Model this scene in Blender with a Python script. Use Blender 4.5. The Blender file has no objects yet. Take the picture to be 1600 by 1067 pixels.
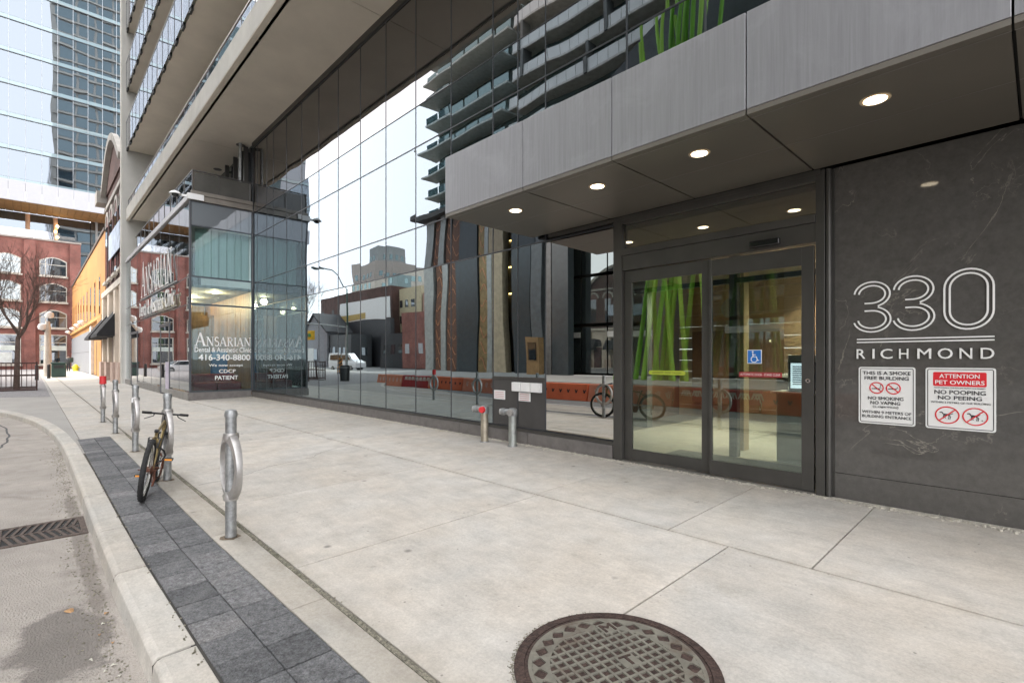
import bpy, bmesh, math, random
from mathutils import Vector, Matrix
random.seed(7)
R=math.radians; C=bpy.context.scene.collection
# ------------------------------------------------------------------ camera, world, sun, exposure
sc=bpy.context.scene
cam=bpy.data.cameras.new('camera'); camo=bpy.data.objects.new('camera',cam); C.objects.link(camo)
cam.sensor_width=36; cam.lens=788/1600*36; cam.shift_y=26.5/1600; cam.clip_end=3000; cam.clip_start=.05
camo.location=(0,0,1.45); camo.rotation_euler=(R(90),0,math.atan(750/788)*-1+R(90))
sc.camera=camo
w=bpy.data.worlds.new('World'); sc.world=w; w.use_nodes=True; nt=w.node_tree; nt.nodes.clear()
sky=nt.nodes.new('ShaderNodeTexSky'); sky.sky_type='NISHITA'; sky.sun_disc=False
sky.sun_elevation=R(42); sky.sun_rotation=R(200); sky.dust_density=4; sky.air_density=1; sky.ozone_density=1
hs=nt.nodes.new('ShaderNodeHueSaturation'); hs.inputs['Saturation'].default_value=.25
mx=nt.nodes.new('ShaderNodeMix'); mx.data_type='RGBA'; mx.inputs[0].default_value=.75
mx.inputs[7].default_value=(13.6,13.5,13.9,1)
bg=nt.nodes.new('ShaderNodeBackground'); bg.inputs[1].default_value=.1
out=nt.nodes.new('ShaderNodeOutputWorld'); L=nt.links.new
L(sky.outputs[0],hs.inputs['Color']); L(hs.outputs[0],mx.inputs[6]); L(mx.outputs[2],bg.inputs[0]); L(bg.outputs[0],out.inputs[0])
sl=bpy.data.lights.new('sun','SUN'); sl.energy=1.5; sl.angle=R(30); sl.color=(1,.96,.9)
so=bpy.data.objects.new('sun',sl); C.objects.link(so)
_az=R(200); _d=Vector((math.sin(_az)*math.cos(R(42)),math.cos(_az)*math.cos(R(42)),math.sin(R(42))))
so.rotation_euler=_d.to_track_quat('Z','Y').to_euler(); so.location=(0,-10,60)
sc.view_settings.view_transform='Standard'; sc.view_settings.look='None'; sc.view_settings.gamma=1
sc.view_settings.use_curve_mapping=False; sc.view_settings.exposure=2.03
sc.render.engine='CYCLES'; sc.cycles.max_bounces=10; sc.cycles.transparent_max_bounces=16; sc.cycles.glossy_bounces=6
sc.cycles.sample_clamp_indirect=6; sc.cycles.use_denoising=True; sc.cycles.caustics_reflective=False; sc.cycles.caustics_refractive=False
# ------------------------------------------------------------------ materials
MC={}
def M(name,col,rough=.6,metal=0,var=.18,scale=2.0,bump=0,bscale=60,spec=.5,stretch=None,stain=None,stsc=.7,spots=0,emit=0):
    if name in MC: return MC[name]
    m=bpy.data.materials.new(name); MC[name]=m; m.use_nodes=True; t=m.node_tree; n=t.nodes; l=t.links.new
    b=n['Principled BSDF']; b.inputs['Roughness'].default_value=rough; b.inputs['Metallic'].default_value=metal
    b.inputs['Specular IOR Level'].default_value=spec
    g=n.new('ShaderNodeNewGeometry'); vec=g.outputs['Position']
    if stretch:
        mp=n.new('ShaderNodeMapping'); mp.inputs['Scale'].default_value=stretch; l(vec,mp.inputs['Vector']); vec2=mp.outputs[0]
    else: vec2=vec
    base=(col[0],col[1],col[2],1)
    no=n.new('ShaderNodeTexNoise'); no.inputs['Scale'].default_value=scale; no.inputs['Detail'].default_value=7; no.inputs['Roughness'].default_value=.6
    l(vec2,no.inputs['Vector'])
    r=n.new('ShaderNodeValToRGB'); r.color_ramp.elements[0].position=.3; r.color_ramp.elements[1].position=.7
    r.color_ramp.elements[0].color=tuple(c*(1-var) for c in col)+(1,); r.color_ramp.elements[1].color=tuple(min(1,c*(1+var)) for c in col)+(1,)
    l(no.outputs['Fac'],r.inputs[0]); cur=r.outputs[0]
    def mix(a,bc,f):
        x=n.new('ShaderNodeMix'); x.data_type='RGBA'; l(a,x.inputs[6]); x.inputs[7].default_value=tuple(bc)+(1,)
        if isinstance(f,float): x.inputs[0].default_value=f
        else: l(f,x.inputs[0])
        return x.outputs[2]
    if stain:
        s=n.new('ShaderNodeTexNoise'); s.inputs['Scale'].default_value=stsc; s.inputs['Detail'].default_value=10; s.inputs['Roughness'].default_value=.68; s.inputs['Distortion'].default_value=.6
        l(vec,s.inputs['Vector'])
        rr=n.new('ShaderNodeValToRGB'); rr.color_ramp.elements[0].position=.52; rr.color_ramp.elements[1].position=.72
        rr.color_ramp.elements[0].color=(0,0,0,1); rr.color_ramp.elements[1].color=(.8,.8,.8,1); l(s.outputs['Fac'],rr.inputs[0])
        cur=mix(cur,stain,rr.outputs[0])
    if spots:
        v=n.new('ShaderNodeTexVoronoi'); v.inputs['Scale'].default_value=spots; v.inputs['Randomness'].default_value=1; l(vec,v.inputs['Vector'])
        rr=n.new('ShaderNodeValToRGB'); rr.color_ramp.elements[0].position=.03; rr.color_ramp.elements[1].position=.09
        rr.color_ramp.elements[0].color=(.55,.55,.55,1); rr.color_ramp.elements[1].color=(0,0,0,1); l(v.outputs['Distance'],rr.inputs[0])
        cur=mix(cur,tuple(c*.35 for c in col),rr.outputs[0])
    if bump>.2:
        gn=n.new('ShaderNodeTexNoise'); gn.inputs['Scale'].default_value=min(bscale*1.1,130); gn.inputs['Detail'].default_value=4; gn.inputs['Roughness'].default_value=.75; l(vec,gn.inputs['Vector'])
        gm2=n.new('ShaderNodeMapRange'); gm2.inputs['From Min'].default_value=.3; gm2.inputs['From Max'].default_value=.7; gk=.13 if col[0]>.3 else .5; gm2.inputs['To Min'].default_value=1-gk; gm2.inputs['To Max'].default_value=1+gk; l(gn.outputs['Fac'],gm2.inputs['Value'])
        gx=n.new('ShaderNodeMix'); gx.data_type='RGBA'; gx.blend_type='MULTIPLY'; gx.inputs[0].default_value=1; l(cur,gx.inputs[6]); l(gm2.outputs[0],gx.inputs[7]); cur=gx.outputs[2]
    l(cur,b.inputs['Base Color'])
    if bump:
        bn=n.new('ShaderNodeTexNoise'); bn.inputs['Scale'].default_value=bscale; bn.inputs['Detail'].default_value=5; l(vec2 if stretch else vec,bn.inputs['Vector'])
        bp=n.new('ShaderNodeBump'); bp.inputs['Strength'].default_value=bump; bp.inputs['Distance'].default_value=.02; l(bn.outputs['Fac'],bp.inputs['Height']); l(bp.outputs[0],b.inputs['Normal'])
    if emit:
        b.inputs['Emission Color'].default_value=base; b.inputs['Emission Strength'].default_value=emit
    return m
def glass(name,base=.2,tint=(.4,.5,.5),gcol=(.85,.92,.95),wave=.25,wscale=.5,rough=0.0,body=None):
    """front glass: reflective coating over a tinted see-through body; each pane gets its own waviness"""
    if name in MC: return MC[name]
    m=bpy.data.materials.new(name); MC[name]=m; m.use_nodes=True; t=m.node_tree; n=t.nodes; n.clear(); l=t.links.new
    o=n.new('ShaderNodeOutputMaterial'); mixs=n.new('ShaderNodeMixShader'); gl=n.new('ShaderNodeBsdfGlossy'); gl.inputs['Roughness'].default_value=rough
    gl.inputs['Color'].default_value=gcol+(1,)
    if body: tr=n.new('ShaderNodeBsdfDiffuse'); tr.inputs['Color'].default_value=body+(1,)
    else: tr=n.new('ShaderNodeBsdfTransparent'); tr.inputs['Color'].default_value=tint+(1,)
    fr=n.new('ShaderNodeFresnel'); fr.inputs['IOR'].default_value=1.5
    mr=n.new('ShaderNodeMapRange'); mr.inputs['From Min'].default_value=.04; mr.inputs['From Max'].default_value=1; mr.inputs['To Min'].default_value=base; mr.inputs['To Max'].default_value=1
    l(fr.outputs[0],mr.inputs['Value']); l(mr.outputs[0],mixs.inputs[0]); l(tr.outputs[0],mixs.inputs[1]); l(gl.outputs[0],mixs.inputs[2]); l(mixs.outputs[0],o.inputs[0])
    if wave:
        g=n.new('ShaderNodeNewGeometry'); oi=n.new('ShaderNodeObjectInfo'); ad=n.new('ShaderNodeVectorMath'); ad.operation='MULTIPLY_ADD'
        cx=n.new('ShaderNodeCombineXYZ'); l(oi.outputs['Random'],cx.inputs[0]); l(oi.outputs['Random'],cx.inputs[1]); l(oi.outputs['Random'],cx.inputs[2])
        l(cx.outputs[0],ad.inputs[0]); ad.inputs[1].default_value=(37,53,71); l(g.outputs['Position'],ad.inputs[2])
        no=n.new('ShaderNodeTexNoise'); no.inputs['Scale'].default_value=wscale; no.inputs['Detail'].default_value=.6; l(ad.outputs[0],no.inputs['Vector'])
        bp=n.new('ShaderNodeBump'); bp.inputs['Strength'].default_value=1; bp.inputs['Distance'].default_value=wave*.1; l(no.outputs['Fac'],bp.inputs['Height']); l(bp.outputs[0],gl.inputs['Normal'])
    return m
def emis(name,col,s):
    if name in MC: return MC[name]
    m=bpy.data.materials.new(name); MC[name]=m; m.use_nodes=True; n=m.node_tree.nodes; b=n['Principled BSDF']
    b.inputs['Base Color'].default_value=col+(1,); b.inputs['Emission Color'].default_value=col+(1,); b.inputs['Emission Strength'].default_value=s
    return m
def marble(name,col,vein):
    m=bpy.data.materials.new(name); MC[name]=m; m.use_nodes=True; t=m.node_tree; n=t.nodes; l=t.links.new; b=n['Principled BSDF']
    b.inputs['Roughness'].default_value=.05; b.inputs['Specular IOR Level'].default_value=.45
    g=n.new('ShaderNodeNewGeometry')
    def band(sc_,thr,seed,dist):
        ad=n.new('ShaderNodeVectorMath'); ad.operation='ADD'; ad.inputs[1].default_value=(seed,seed*2,seed*.7); l(g.outputs['Position'],ad.inputs[0])
        no=n.new('ShaderNodeTexNoise'); no.inputs['Scale'].default_value=sc_; no.inputs['Detail'].default_value=8; no.inputs['Roughness'].default_value=.55; no.inputs['Distortion'].default_value=dist; l(ad.outputs[0],no.inputs['Vector'])
        a=n.new('ShaderNodeMath'); a.operation='SUBTRACT'; a.inputs[1].default_value=.5; l(no.outputs['Fac'],a.inputs[0])
        c=n.new('ShaderNodeMath'); c.operation='ABSOLUTE'; l(a.outputs[0],c.inputs[0])
        r=n.new('ShaderNodeMapRange'); r.inputs['From Min'].default_value=0; r.inputs['From Max'].default_value=thr; r.inputs['To Min'].default_value=1; r.inputs['To Max'].default_value=0; l(c.outputs[0],r.inputs['Value'])
        k=n.new('ShaderNodeTexNoise'); k.inputs['Scale'].default_value=1.3; l(ad.outputs[0],k.inputs['Vector'])
        kr=n.new('ShaderNodeMapRange'); kr.inputs['From Min'].default_value=.48; kr.inputs['From Max'].default_value=.68; l(k.outputs['Fac'],kr.inputs['Value'])
        mu=n.new('ShaderNodeMath'); mu.operation='MULTIPLY'; l(r.outputs[0],mu.inputs[0]); l(kr.outputs[0],mu.inputs[1]); return mu.outputs[0]
    v1=band(.8,.006,3.1,1.2); v2=band(1.4,.005,11.7,.8)
    mxx=n.new('ShaderNodeMath'); mxx.operation='MAXIMUM'; l(v1,mxx.inputs[0]); l(v2,mxx.inputs[1])
    no=n.new('ShaderNodeTexNoise'); no.inputs['Scale'].default_value=14; no.inputs['Detail'].default_value=10; no.inputs['Roughness'].default_value=.75; l(g.outputs['Position'],no.inputs['Vector'])
    r=n.new('ShaderNodeValToRGB'); r.color_ramp.elements[0].position=.3; r.color_ramp.elements[1].position=.7
    r.color_ramp.elements[0].color=tuple(c*.82 for c in col)+(1,); r.color_ramp.elements[1].color=tuple(c*1.2 for c in col)+(1,); l(no.outputs['Fac'],r.inputs[0])
    x=n.new('ShaderNodeMix'); x.data_type='RGBA'; l(mxx.outputs[0],x.inputs[0]); l(r.outputs[0],x.inputs[6]); x.inputs[7].default_value=vein+(1,); l(x.outputs[2],b.inputs['Base Color'])
    return m
def brickmat(name,c1,c2,mort,scale=1,rough=.9):
    m=bpy.data.materials.new(name); MC[name]=m; m.use_nodes=True; t=m.node_tree; n=t.nodes; l=t.links.new; b=n['Principled BSDF']; b.inputs['Roughness'].default_value=rough
    g=n.new('ShaderNodeNewGeometry'); sp=n.new('ShaderNodeSeparateXYZ'); l(g.outputs['Position'],sp.inputs[0])
    ad=n.new('ShaderNodeMath'); ad.operation='ADD'; l(sp.outputs[0],ad.inputs[0]); l(sp.outputs[1],ad.inputs[1])
    cb=n.new('ShaderNodeCombineXYZ'); l(ad.outputs[0],cb.inputs[0]); l(sp.outputs[2],cb.inputs[1])
    bt=n.new('ShaderNodeTexBrick'); bt.inputs['Scale'].default_value=4.6*scale; bt.inputs['Mortar Size'].default_value=.02; bt.inputs['Color1'].default_value=c1+(1,); bt.inputs['Color2'].default_value=c2+(1,); bt.inputs['Mortar'].default_value=mort+(1,)
    bt.inputs['Bias'].default_value=0; l(cb.outputs[0],bt.inputs['Vector'])
    no=n.new('ShaderNodeTexNoise'); no.inputs['Scale'].default_value=.8; no.inputs['Detail'].default_value=8; l(g.outputs['Position'],no.inputs['Vector'])
    mr=n.new('ShaderNodeMapRange'); mr.inputs['From Min'].default_value=.3; mr.inputs['From Max'].default_value=.7; mr.inputs['To Min'].default_value=.7; mr.inputs['To Max'].default_value=1.25; l(no.outputs['Fac'],mr.inputs['Value'])
    x=n.new('ShaderNodeMix'); x.data_type='RGBA'; x.blend_type='MULTIPLY'; x.inputs[0].default_value=1; l(bt.outputs[0],x.inputs[6]); l(mr.outputs[0],x.inputs[7]); l(x.outputs[2],b.inputs['Base Color'])
    return m
def pave(name,col,kerb=False):
    m=bpy.data.materials.new(name); MC[name]=m; m.use_nodes=True; t=m.node_tree; n=t.nodes; l=t.links.new; b=n['Principled BSDF']; b.inputs['Roughness'].default_value=.86
    g=n.new('ShaderNodeNewGeometry'); P=g.outputs['Position']; oi=n.new('ShaderNodeObjectInfo')
    def noise(sc_,det=6,rough=.6,stretch=None,seed=0,dist=0):
        v=P
        mp=n.new('ShaderNodeMapping'); mp.inputs['Location'].default_value=(seed,seed*1.7,0); mp.inputs['Scale'].default_value=stretch or (1,1,1); l(P,mp.inputs['Vector']); v=mp.outputs[0]
        q=n.new('ShaderNodeTexNoise'); q.inputs['Scale'].default_value=sc_; q.inputs['Detail'].default_value=det; q.inputs['Roughness'].default_value=rough; q.inputs['Distortion'].default_value=dist; l(v,q.inputs['Vector']); return q.outputs['Fac']
    def mr(x,a,b_,c,d):
        q=n.new('ShaderNodeMapRange'); q.inputs['From Min'].default_value=a; q.inputs['From Max'].default_value=b_; q.inputs['To Min'].default_value=c; q.inputs['To Max'].default_value=d; l(x,q.inputs['Value']); return q.outputs[0]
    def mix(a,c,f,mode='MIX'):
        q=n.new('ShaderNodeMix'); q.data_type='RGBA'; q.blend_type=mode
        if isinstance(a,tuple): q.inputs[6].default_value=a+(1,)
        else: l(a,q.inputs[6])
        if isinstance(c,tuple): q.inputs[7].default_value=c+(1,)
        else: l(c,q.inputs[7])
        if isinstance(f,(int,float)): q.inputs[0].default_value=f
        else: l(f,q.inputs[0])
        return q.outputs[2]
    def mul(a,b_):
        q=n.new('ShaderNodeMath'); q.operation='MULTIPLY'; l(a,q.inputs[0]); l(b_,q.inputs[1]); return q.outputs[0]
    warm=tuple(c*k for c,k in zip(col,(1.02,.985,.94))); cool=tuple(c*k for c,k in zip(col,(.96,.975,.985)))
    c=mix(warm,cool,mr(noise(.9,7,.62,seed=2),.35,.65,0,1))
    c=mix(c,mr(noise(3.5,10,.72,seed=5),0.32,.68,.83,1.13),1,'MULTIPLY')          # hand sized mottling
    c=mix(c,mr(noise(2.2,8,.7,stretch=(1.2,9,1),seed=9),.3,.7,.93,1.06),1,'MULTIPLY')   # broom and trowel streaks
    c=mix(c,mr(noise(55,4,.8,seed=3),.25,.75,.80,1.17),1,'MULTIPLY')          # sand grain
    c=mix(c,mr(oi.outputs['Random'],0,1,.91,1.05),1,'MULTIPLY')               # each slab a little different
    scf=mul(mr(noise(1.7,10,.74,stretch=(1.6,3.2,1),seed=21,dist=.5),.60,.72,0,.55),mr(noise(.35,2,.5,seed=33),.45,.6,0,1))
    c=mix(c,tuple(min(.72,x*1.32) for x in col),scf)                             # pale scuffs and salt bloom
    c=mix(c,tuple(x*k for x,k in zip(col,(.62,.56,.48))),mr(noise(1.1,12,.7,seed=41,dist=.8),.61,.76,0,.6))   # brown stains
    v=n.new('ShaderNodeTexVoronoi'); v.inputs['Scale'].default_value=2.1; l(P,v.inputs['Vector'])
    sp=n.new('ShaderNodeSeparateColor'); l(v.outputs['Color'],sp.inputs[0])
    c=mix(c,tuple(x*.42 for x in col),mul(mr(v.outputs['Distance'],0.03,.085,.95,0),mr(sp.outputs[0],.35,.42,0,1)))     # old gum
    v2=n.new('ShaderNodeTexVoronoi'); v2.inputs['Scale'].default_value=9; l(P,v2.inputs['Vector']); sp2=n.new('ShaderNodeSeparateColor'); l(v2.outputs['Color'],sp2.inputs[0])
    c=mix(c,tuple(x*.35 for x in col),mul(mr(v2.outputs['Distance'],.05,.09,.8,0),mr(sp2.outputs[0],.72,.8,0,1)))
    if not kerb:
        xy=n.new('ShaderNodeSeparateXYZ'); l(P,xy.inputs[0])
        for y0,wd,st_ in ((1.40,.16,.55),(4.02,.09,.45),(6.05,.45,.35)):
            a=n.new('ShaderNodeMath'); a.operation='SUBTRACT'; l(xy.outputs[1],a.inputs[0]); a.inputs[1].default_value=y0
            bb_=n.new('ShaderNodeMath'); bb_.operation='ABSOLUTE'; l(a.outputs[0],bb_.inputs[0])
            c=mix(c,tuple(x*k for x,k in zip(col,(.60,.56,.48))),mul(mr(bb_.outputs[0],0,wd,st_,0),mr(noise(4,8,.7,seed=y0*9),.35,.65,0,1)))
    l(c,b.inputs['Base Color'])
    bp=n.new('ShaderNodeBump'); bp.inputs['Strength'].default_value=.45; bp.inputs['Distance'].default_value=.006; l(noise(70,5,.75,seed=8),bp.inputs['Height']); l(bp.outputs[0],b.inputs['Normal'])
    return m
conc=pave('pavement_concrete',(.50,.473,.43))
conc2=pave('pavement_concrete_band',(.43,.405,.36))
conc2b=M('pavement_band_old',(.49,.455,.40),.88,var=.2,scale=2.6,bump=.4,bscale=70,stain=(.24,.20,.16),stsc=1.5,spots=7)
kerbm=pave('kerb_concrete',(.49,.465,.42),True)
jointm=M('joint_dirt',(.12,.105,.085),.95,var=.4,scale=25,bump=.6,bscale=120)
jointg=M('joint_gravel',(.28,.26,.20),.95,var=.55,scale=45,bump=1,bscale=160,stain=(.10,.11,.06),stsc=2.5)
paverm=M('paver_granite',(.135,.137,.14),.8,var=.42,scale=26,bump=1,bscale=75,stain=(.2,.2,.2),stsc=2.2)
paverm2=M('paver_granite_light',(.18,.18,.182),.8,var=.42,scale=26,bump=1,bscale=75,stain=(.26,.25,.24),stsc=2.2)
paverm3=M('paver_granite_dark',(.10,.102,.105),.8,var=.42,scale=26,bump=1,bscale=75,stain=(.17,.17,.17),stsc=2.2)
asph=M('asphalt_worn',(.40,.365,.325),.92,var=.16,scale=2.2,bump=1,bscale=80,stain=(.23,.205,.18),stsc=1.1,spots=9)
def blob(m,cx,cy,rx,ry,dark,seed):
    t=m.node_tree; n=t.nodes; l=t.links.new; b=n['Principled BSDF']; src=b.inputs['Base Color'].links[0].from_socket
    g=n.new('ShaderNodeNewGeometry'); mp=n.new('ShaderNodeMapping'); mp.vector_type='POINT'; mp.inputs['Location'].default_value=(-cx/rx,-cy/ry,0); mp.inputs['Scale'].default_value=(1/rx,1/ry,0); l(g.outputs['Position'],mp.inputs['Vector'])
    ln_=n.new('ShaderNodeVectorMath'); ln_.operation='LENGTH'; l(mp.outputs[0],ln_.inputs[0])
    q=n.new('ShaderNodeTexNoise'); q.inputs['Scale'].default_value=4+seed; q.inputs['Detail'].default_value=9; q.inputs['Roughness'].default_value=.72; l(g.outputs['Position'],q.inputs['Vector'])
    a=n.new('ShaderNodeMath'); a.operation='MULTIPLY_ADD'; a.inputs[1].default_value=1.6; l(q.outputs['Fac'],a.inputs[0]); l(ln_.outputs['Value'],a.inputs[2])
    r=n.new('ShaderNodeMapRange'); r.inputs['From Min'].default_value=1.55; r.inputs['From Max'].default_value=1.75; r.inputs['To Min'].default_value=.75; r.inputs['To Max'].default_value=0; l(a.outputs[0],r.inputs['Value'])
    x=n.new('ShaderNodeMix'); x.data_type='RGBA'; l(r.outputs[0],x.inputs[0]); l(src,x.inputs[6]); x.inputs[7].default_value=dark+(1,); l(x.outputs[2],b.inputs['Base Color'])
blob(asph,-4.05,.14,.6,.27,(.16,.145,.13),0); blob(asph,-3.7,-.75,.8,.35,(.2,.19,.185),1); blob(asph,-6.3,.33,2.6,.07,(.22,.195,.17),2)
asph2=M('asphalt_street',(.17,.17,.172),.92,var=.2,scale=1.0,bump=.6,bscale=110)
plinthm=M('plinth_granite',(.15,.138,.13),.6,var=.2,scale=8,bump=.1,bscale=90)
framem=M('frame_dark_metal',(.075,.072,.066),.42,metal=.4,var=.12,scale=3)
mullm=M('mullion_dark',(.06,.065,.072),.4,metal=.3,var=.1,scale=3)
panelm=M('panel_grey_metal',(.075,.072,.07),.5,metal=.3,var=.1,scale=4)
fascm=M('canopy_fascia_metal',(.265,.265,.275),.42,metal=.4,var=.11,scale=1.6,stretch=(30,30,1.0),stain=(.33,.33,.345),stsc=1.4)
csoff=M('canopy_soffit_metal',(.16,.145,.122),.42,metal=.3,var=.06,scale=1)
soffm=M('soffit_concrete',(.72,.66,.56),.85,var=.07,scale=.8,bump=.15,bscale=40)
fconc=M('fascia_concrete',(.55,.53,.48),.8,var=.10,scale=1.2,bump=.1,bscale=40,stain=(.42,.40,.36),stsc=.5)
wallc=M('wall_concrete',(.45,.44,.41),.8,var=.08,scale=.6)
darkm=M('dark_recess',(.02,.02,.02),.9)
steelm=M('galvanised_steel',(.34,.35,.35),.5,metal=.7,var=.3,scale=14,stain=(.20,.20,.19),stsc=7,bump=.15,bscale=60)
castm=M('cast_aluminium',(.47,.455,.44),.42,metal=.65,var=.15,scale=7,stain=(.25,.235,.22),stsc=5)
redm=M('red_paint',(.62,.035,.04),.5)
whitem=M('white_paint',(.78,.78,.77),.5,var=.05)
blackm=M('black_paint',(.015,.015,.016),.5)
rubber=M('tyre_rubber',(.018,.018,.018),.8,var=.3,scale=30)
goldm=M('gold_paint',(.26,.20,.09),.4,metal=.6,var=.25,scale=14,stain=(.12,.05,.03),stsc=8)
rustm=M('rusty_steel',(.13,.05,.03),.8,var=.4,scale=30)
orangem=M('amber_plastic',(.85,.33,.03),.4)
chrome=M('worn_chrome',(.6,.6,.58),.25,metal=.9,var=.1)
whitep=M('letter_white',(.86,.86,.84),.55,var=.02)
stone=marble('black_veined_stone',(.098,.093,.086),(.26,.24,.205))
redbrick=brickmat('red_brick',(.27,.095,.075),(.205,.072,.06),(.26,.19,.165),1)
brownbrick=brickmat('brown_brick',(.10,.045,.035),(.07,.032,.027),(.10,.075,.065),1)
whitebrick=M('white_brick',(.55,.53,.5),.8)
yellowm=M('yellow_render',(.43,.205,.062),.75,var=.14,scale=.35,stain=(.33,.17,.07),stsc=.3)
creamm=M('cream_stone',(.60,.52,.43),.8,var=.14,scale=1.2,stain=(.42,.33,.26),stsc=.4)
pinkst=M('pink_granite',(.46,.34,.28),.6,var=.15,scale=4)
gl_main=glass('curtain_glass',.19,(.22,.29,.30),(.80,.90,.97),.19,.42)
gl_low=glass('curtain_glass_low',.36,(.30,.42,.42),(.78,.9,.93),.045,.6)
gl_top=glass('spandrel_glass',.2,(.0,.0,.0),(.95,.93,.93),.10,.5,body=(.02,.02,.018))
gl_clear=glass('clear_glass',.10,(.60,.80,.80),(.85,.95,.97),.006,.5)
gl_door=glass('door_glass',.22,(.74,.80,.70),(.82,.95,.86),.012,.5)
gl_in=glass('glass_inside',.03,(.93,.95,.94),(.9,.9,.9),0)
gl_mirror=glass('mirror_pane',.72,(.02,.02,.02),(.86,.85,.80),.008,.6)
gl_rail=glass('rail_glass',.30,(.75,.80,.86),(.97,.97,1.0),.01,.8)
gl_tower=glass('tower_glass',.22,(.35,.38,.42),(.80,.90,1.0),.3,.16)
gl_street=glass('shopfront_glass',.30,(.60,.66,.66),(.92,.95,.97),.012,.7)
gl_dark=glass('dark_window_glass',.15,(.10,.11,.12),(.85,.9,.95),.05,.4,body=(.03,.035,.04))
gl_teal=glass('teal_window_glass',.25,(.2,.3,.3),(.6,.75,.76),.008,.3,body=(.05,.10,.10))
print_c=[0]
# ------------------------------------------------------------------ builders
class MB:
    def __init__(s): s.v=[]; s.f=[]; s.mi=[]; s.cur=0
    def add(s,vs,fs):
        o=len(s.v); s.v+= [tuple(v) for v in vs]; s.f+=[tuple(i+o for i in f) for f in fs]; s.mi+=[s.cur]*len(fs); return s
    def box(s,x0,x1,y0,y1,z0,z1,front=None):
        if x0>x1:x0,x1=x1,x0
        if y0>y1:y0,y1=y1,y0
        if z0>z1:z0,z1=z1,z0
        vs=[(x0,y0,z0),(x1,y0,z0),(x1,y1,z0),(x0,y1,z0),(x0,y0,z1),(x1,y0,z1),(x1,y1,z1),(x0,y1,z1)]
        fs=[(0,3,2,1),(4,5,6,7),(0,1,5,4),(1,2,6,5),(2,3,7,6),(3,0,4,7)]
        s.add(vs,fs)
        if front is not None:   # glass box: given face carries slot 0, the others slot 1
            k={'-z':0,'+z':1,'-y':2,'+x':3,'+y':4,'-x':5}[front]
            for i in range(6): s.mi[-6+i]=0 if i==k else 1
        return s
    def obox(s,c,ax,ay,az,hx,hy,hz):
        c=Vector(c); ax=Vector(ax)*hx; ay=Vector(ay)*hy; az=Vector(az)*hz
        vs=[c-ax-ay-az,c+ax-ay-az,c+ax+ay-az,c-ax+ay-az,c-ax-ay+az,c+ax-ay+az,c+ax+ay+az,c-ax+ay+az]
        return s.add(vs,[(0,3,2,1),(4,5,6,7),(0,1,5,4),(1,2,6,5),(2,3,7,6),(3,0,4,7)])
    def bar(s,p,q,w,h=None,up=(0,0,1)):
        p=Vector(p);q=Vector(q);h=h or w; a=(q-p); ln=a.length; a.normalize(); u=Vector(up)
        if abs(a.dot(u))>.99: u=Vector((1,0,0))
        b=a.cross(u).normalized(); c=b.cross(a)
        return s.obox((p+q)/2,a,b,c,ln/2,w/2,h/2)
    def tube(s,pts,r,n=8,cap=True,closed=False):
        pts=[Vector(p) for p in pts]; rs=r if isinstance(r,(list,tuple)) else [r]*len(pts)
        N=len(pts); rings=[]; prev=None
        for i,p in enumerate(pts):
            if closed: t=(pts[(i+1)%N]-pts[i-1])
            else: t=pts[min(i+1,N-1)]-pts[max(i-1,0)]
            t.normalize()
            if prev is None:
                u=Vector((0,0,1)) if abs(t.z)<.9 else Vector((1,0,0))
                a=t.cross(u).normalized()
            else:
                a=(prev-t*prev.dot(t))
                a=a.normalized() if a.length>1e-6 else t.orthogonal().normalized()
            prev=a; b=t.cross(a)
            rings.append([p+(a*math.cos(2*math.pi*k/n)+b*math.sin(2*math.pi*k/n))*rs[i] for k in range(n)])
        vs=[v for rr in rings for v in rr]; fs=[]
        for i in range(N if closed else N-1):
            j=(i+1)%N
            for k in range(n): fs.append((i*n+k,i*n+(k+1)%n,j*n+(k+1)%n,j*n+k))
        if cap and not closed: fs.append(tuple(range(n-1,-1,-1))); fs.append(tuple((N-1)*n+k for k in range(n)))
        return s.add(vs,fs)
    def cyl(s,p,q,r,r2=None,n=16): return s.tube([p,q],[r,r2 if r2 is not None else r],n)
    def prism(s,poly,d):   # poly: list of 3D pts, extruded by vector d
        n=len(poly); d=Vector(d); vs=[Vector(p) for p in poly]+[Vector(p)+d for p in poly]
        fs=[tuple(range(n-1,-1,-1)),tuple(range(n,2*n))]+[(i,(i+1)%n,(i+1)%n+n,i+n) for i in range(n)]
        return s.add(vs,fs)
    def build(s,name,mat,parent=None,smooth=False,bevel=0,kind=None,label=None):
        m=bpy.data.meshes.new(name); off=Vector((0,0,0))
        if parent is not None: off=parent.get('_o') and Vector(parent['_o']) or Vector((0,0,0))
        m.from_pydata([tuple(Vector(v)-off) for v in s.v],[],s.f)
        for mm in (mat if isinstance(mat,(list,tuple)) else [mat]): m.materials.append(mm)
        if any(s.mi): m.polygons.foreach_set('material_index',s.mi)
        m.validate(); bm=bmesh.new(); bm.from_mesh(m); bmesh.ops.recalc_face_normals(bm,faces=bm.faces); bm.to_mesh(m); bm.free()
        if smooth: m.polygons.foreach_set('use_smooth',[True]*len(m.polygons))
        o=bpy.data.objects.new(name,m); C.objects.link(o); o.parent=parent
        if parent is not None: o['_o']=tuple(off)
        if bevel:
            bv=o.modifiers.new('bevel','BEVEL'); bv.width=bevel; bv.segments=2; bv.limit_method='ANGLE'
        if smooth:
            try: m.set_sharp_from_angle(angle=R(40))
            except Exception: pass
        if kind: o['kind']=kind
        if label: o['label']=label
        return o
def thing(name,label,cat,loc=(0,0,0),group=None,kind=None):
    o=bpy.data.objects.new(name,None); C.objects.link(o); o.location=loc; o['_o']=tuple(loc)
    o.empty_display_size=.2
    if label: o['label']=label
    if cat: o['category']=cat
    if group: o['group']=group
    if kind: o['kind']=kind
    return o
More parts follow.
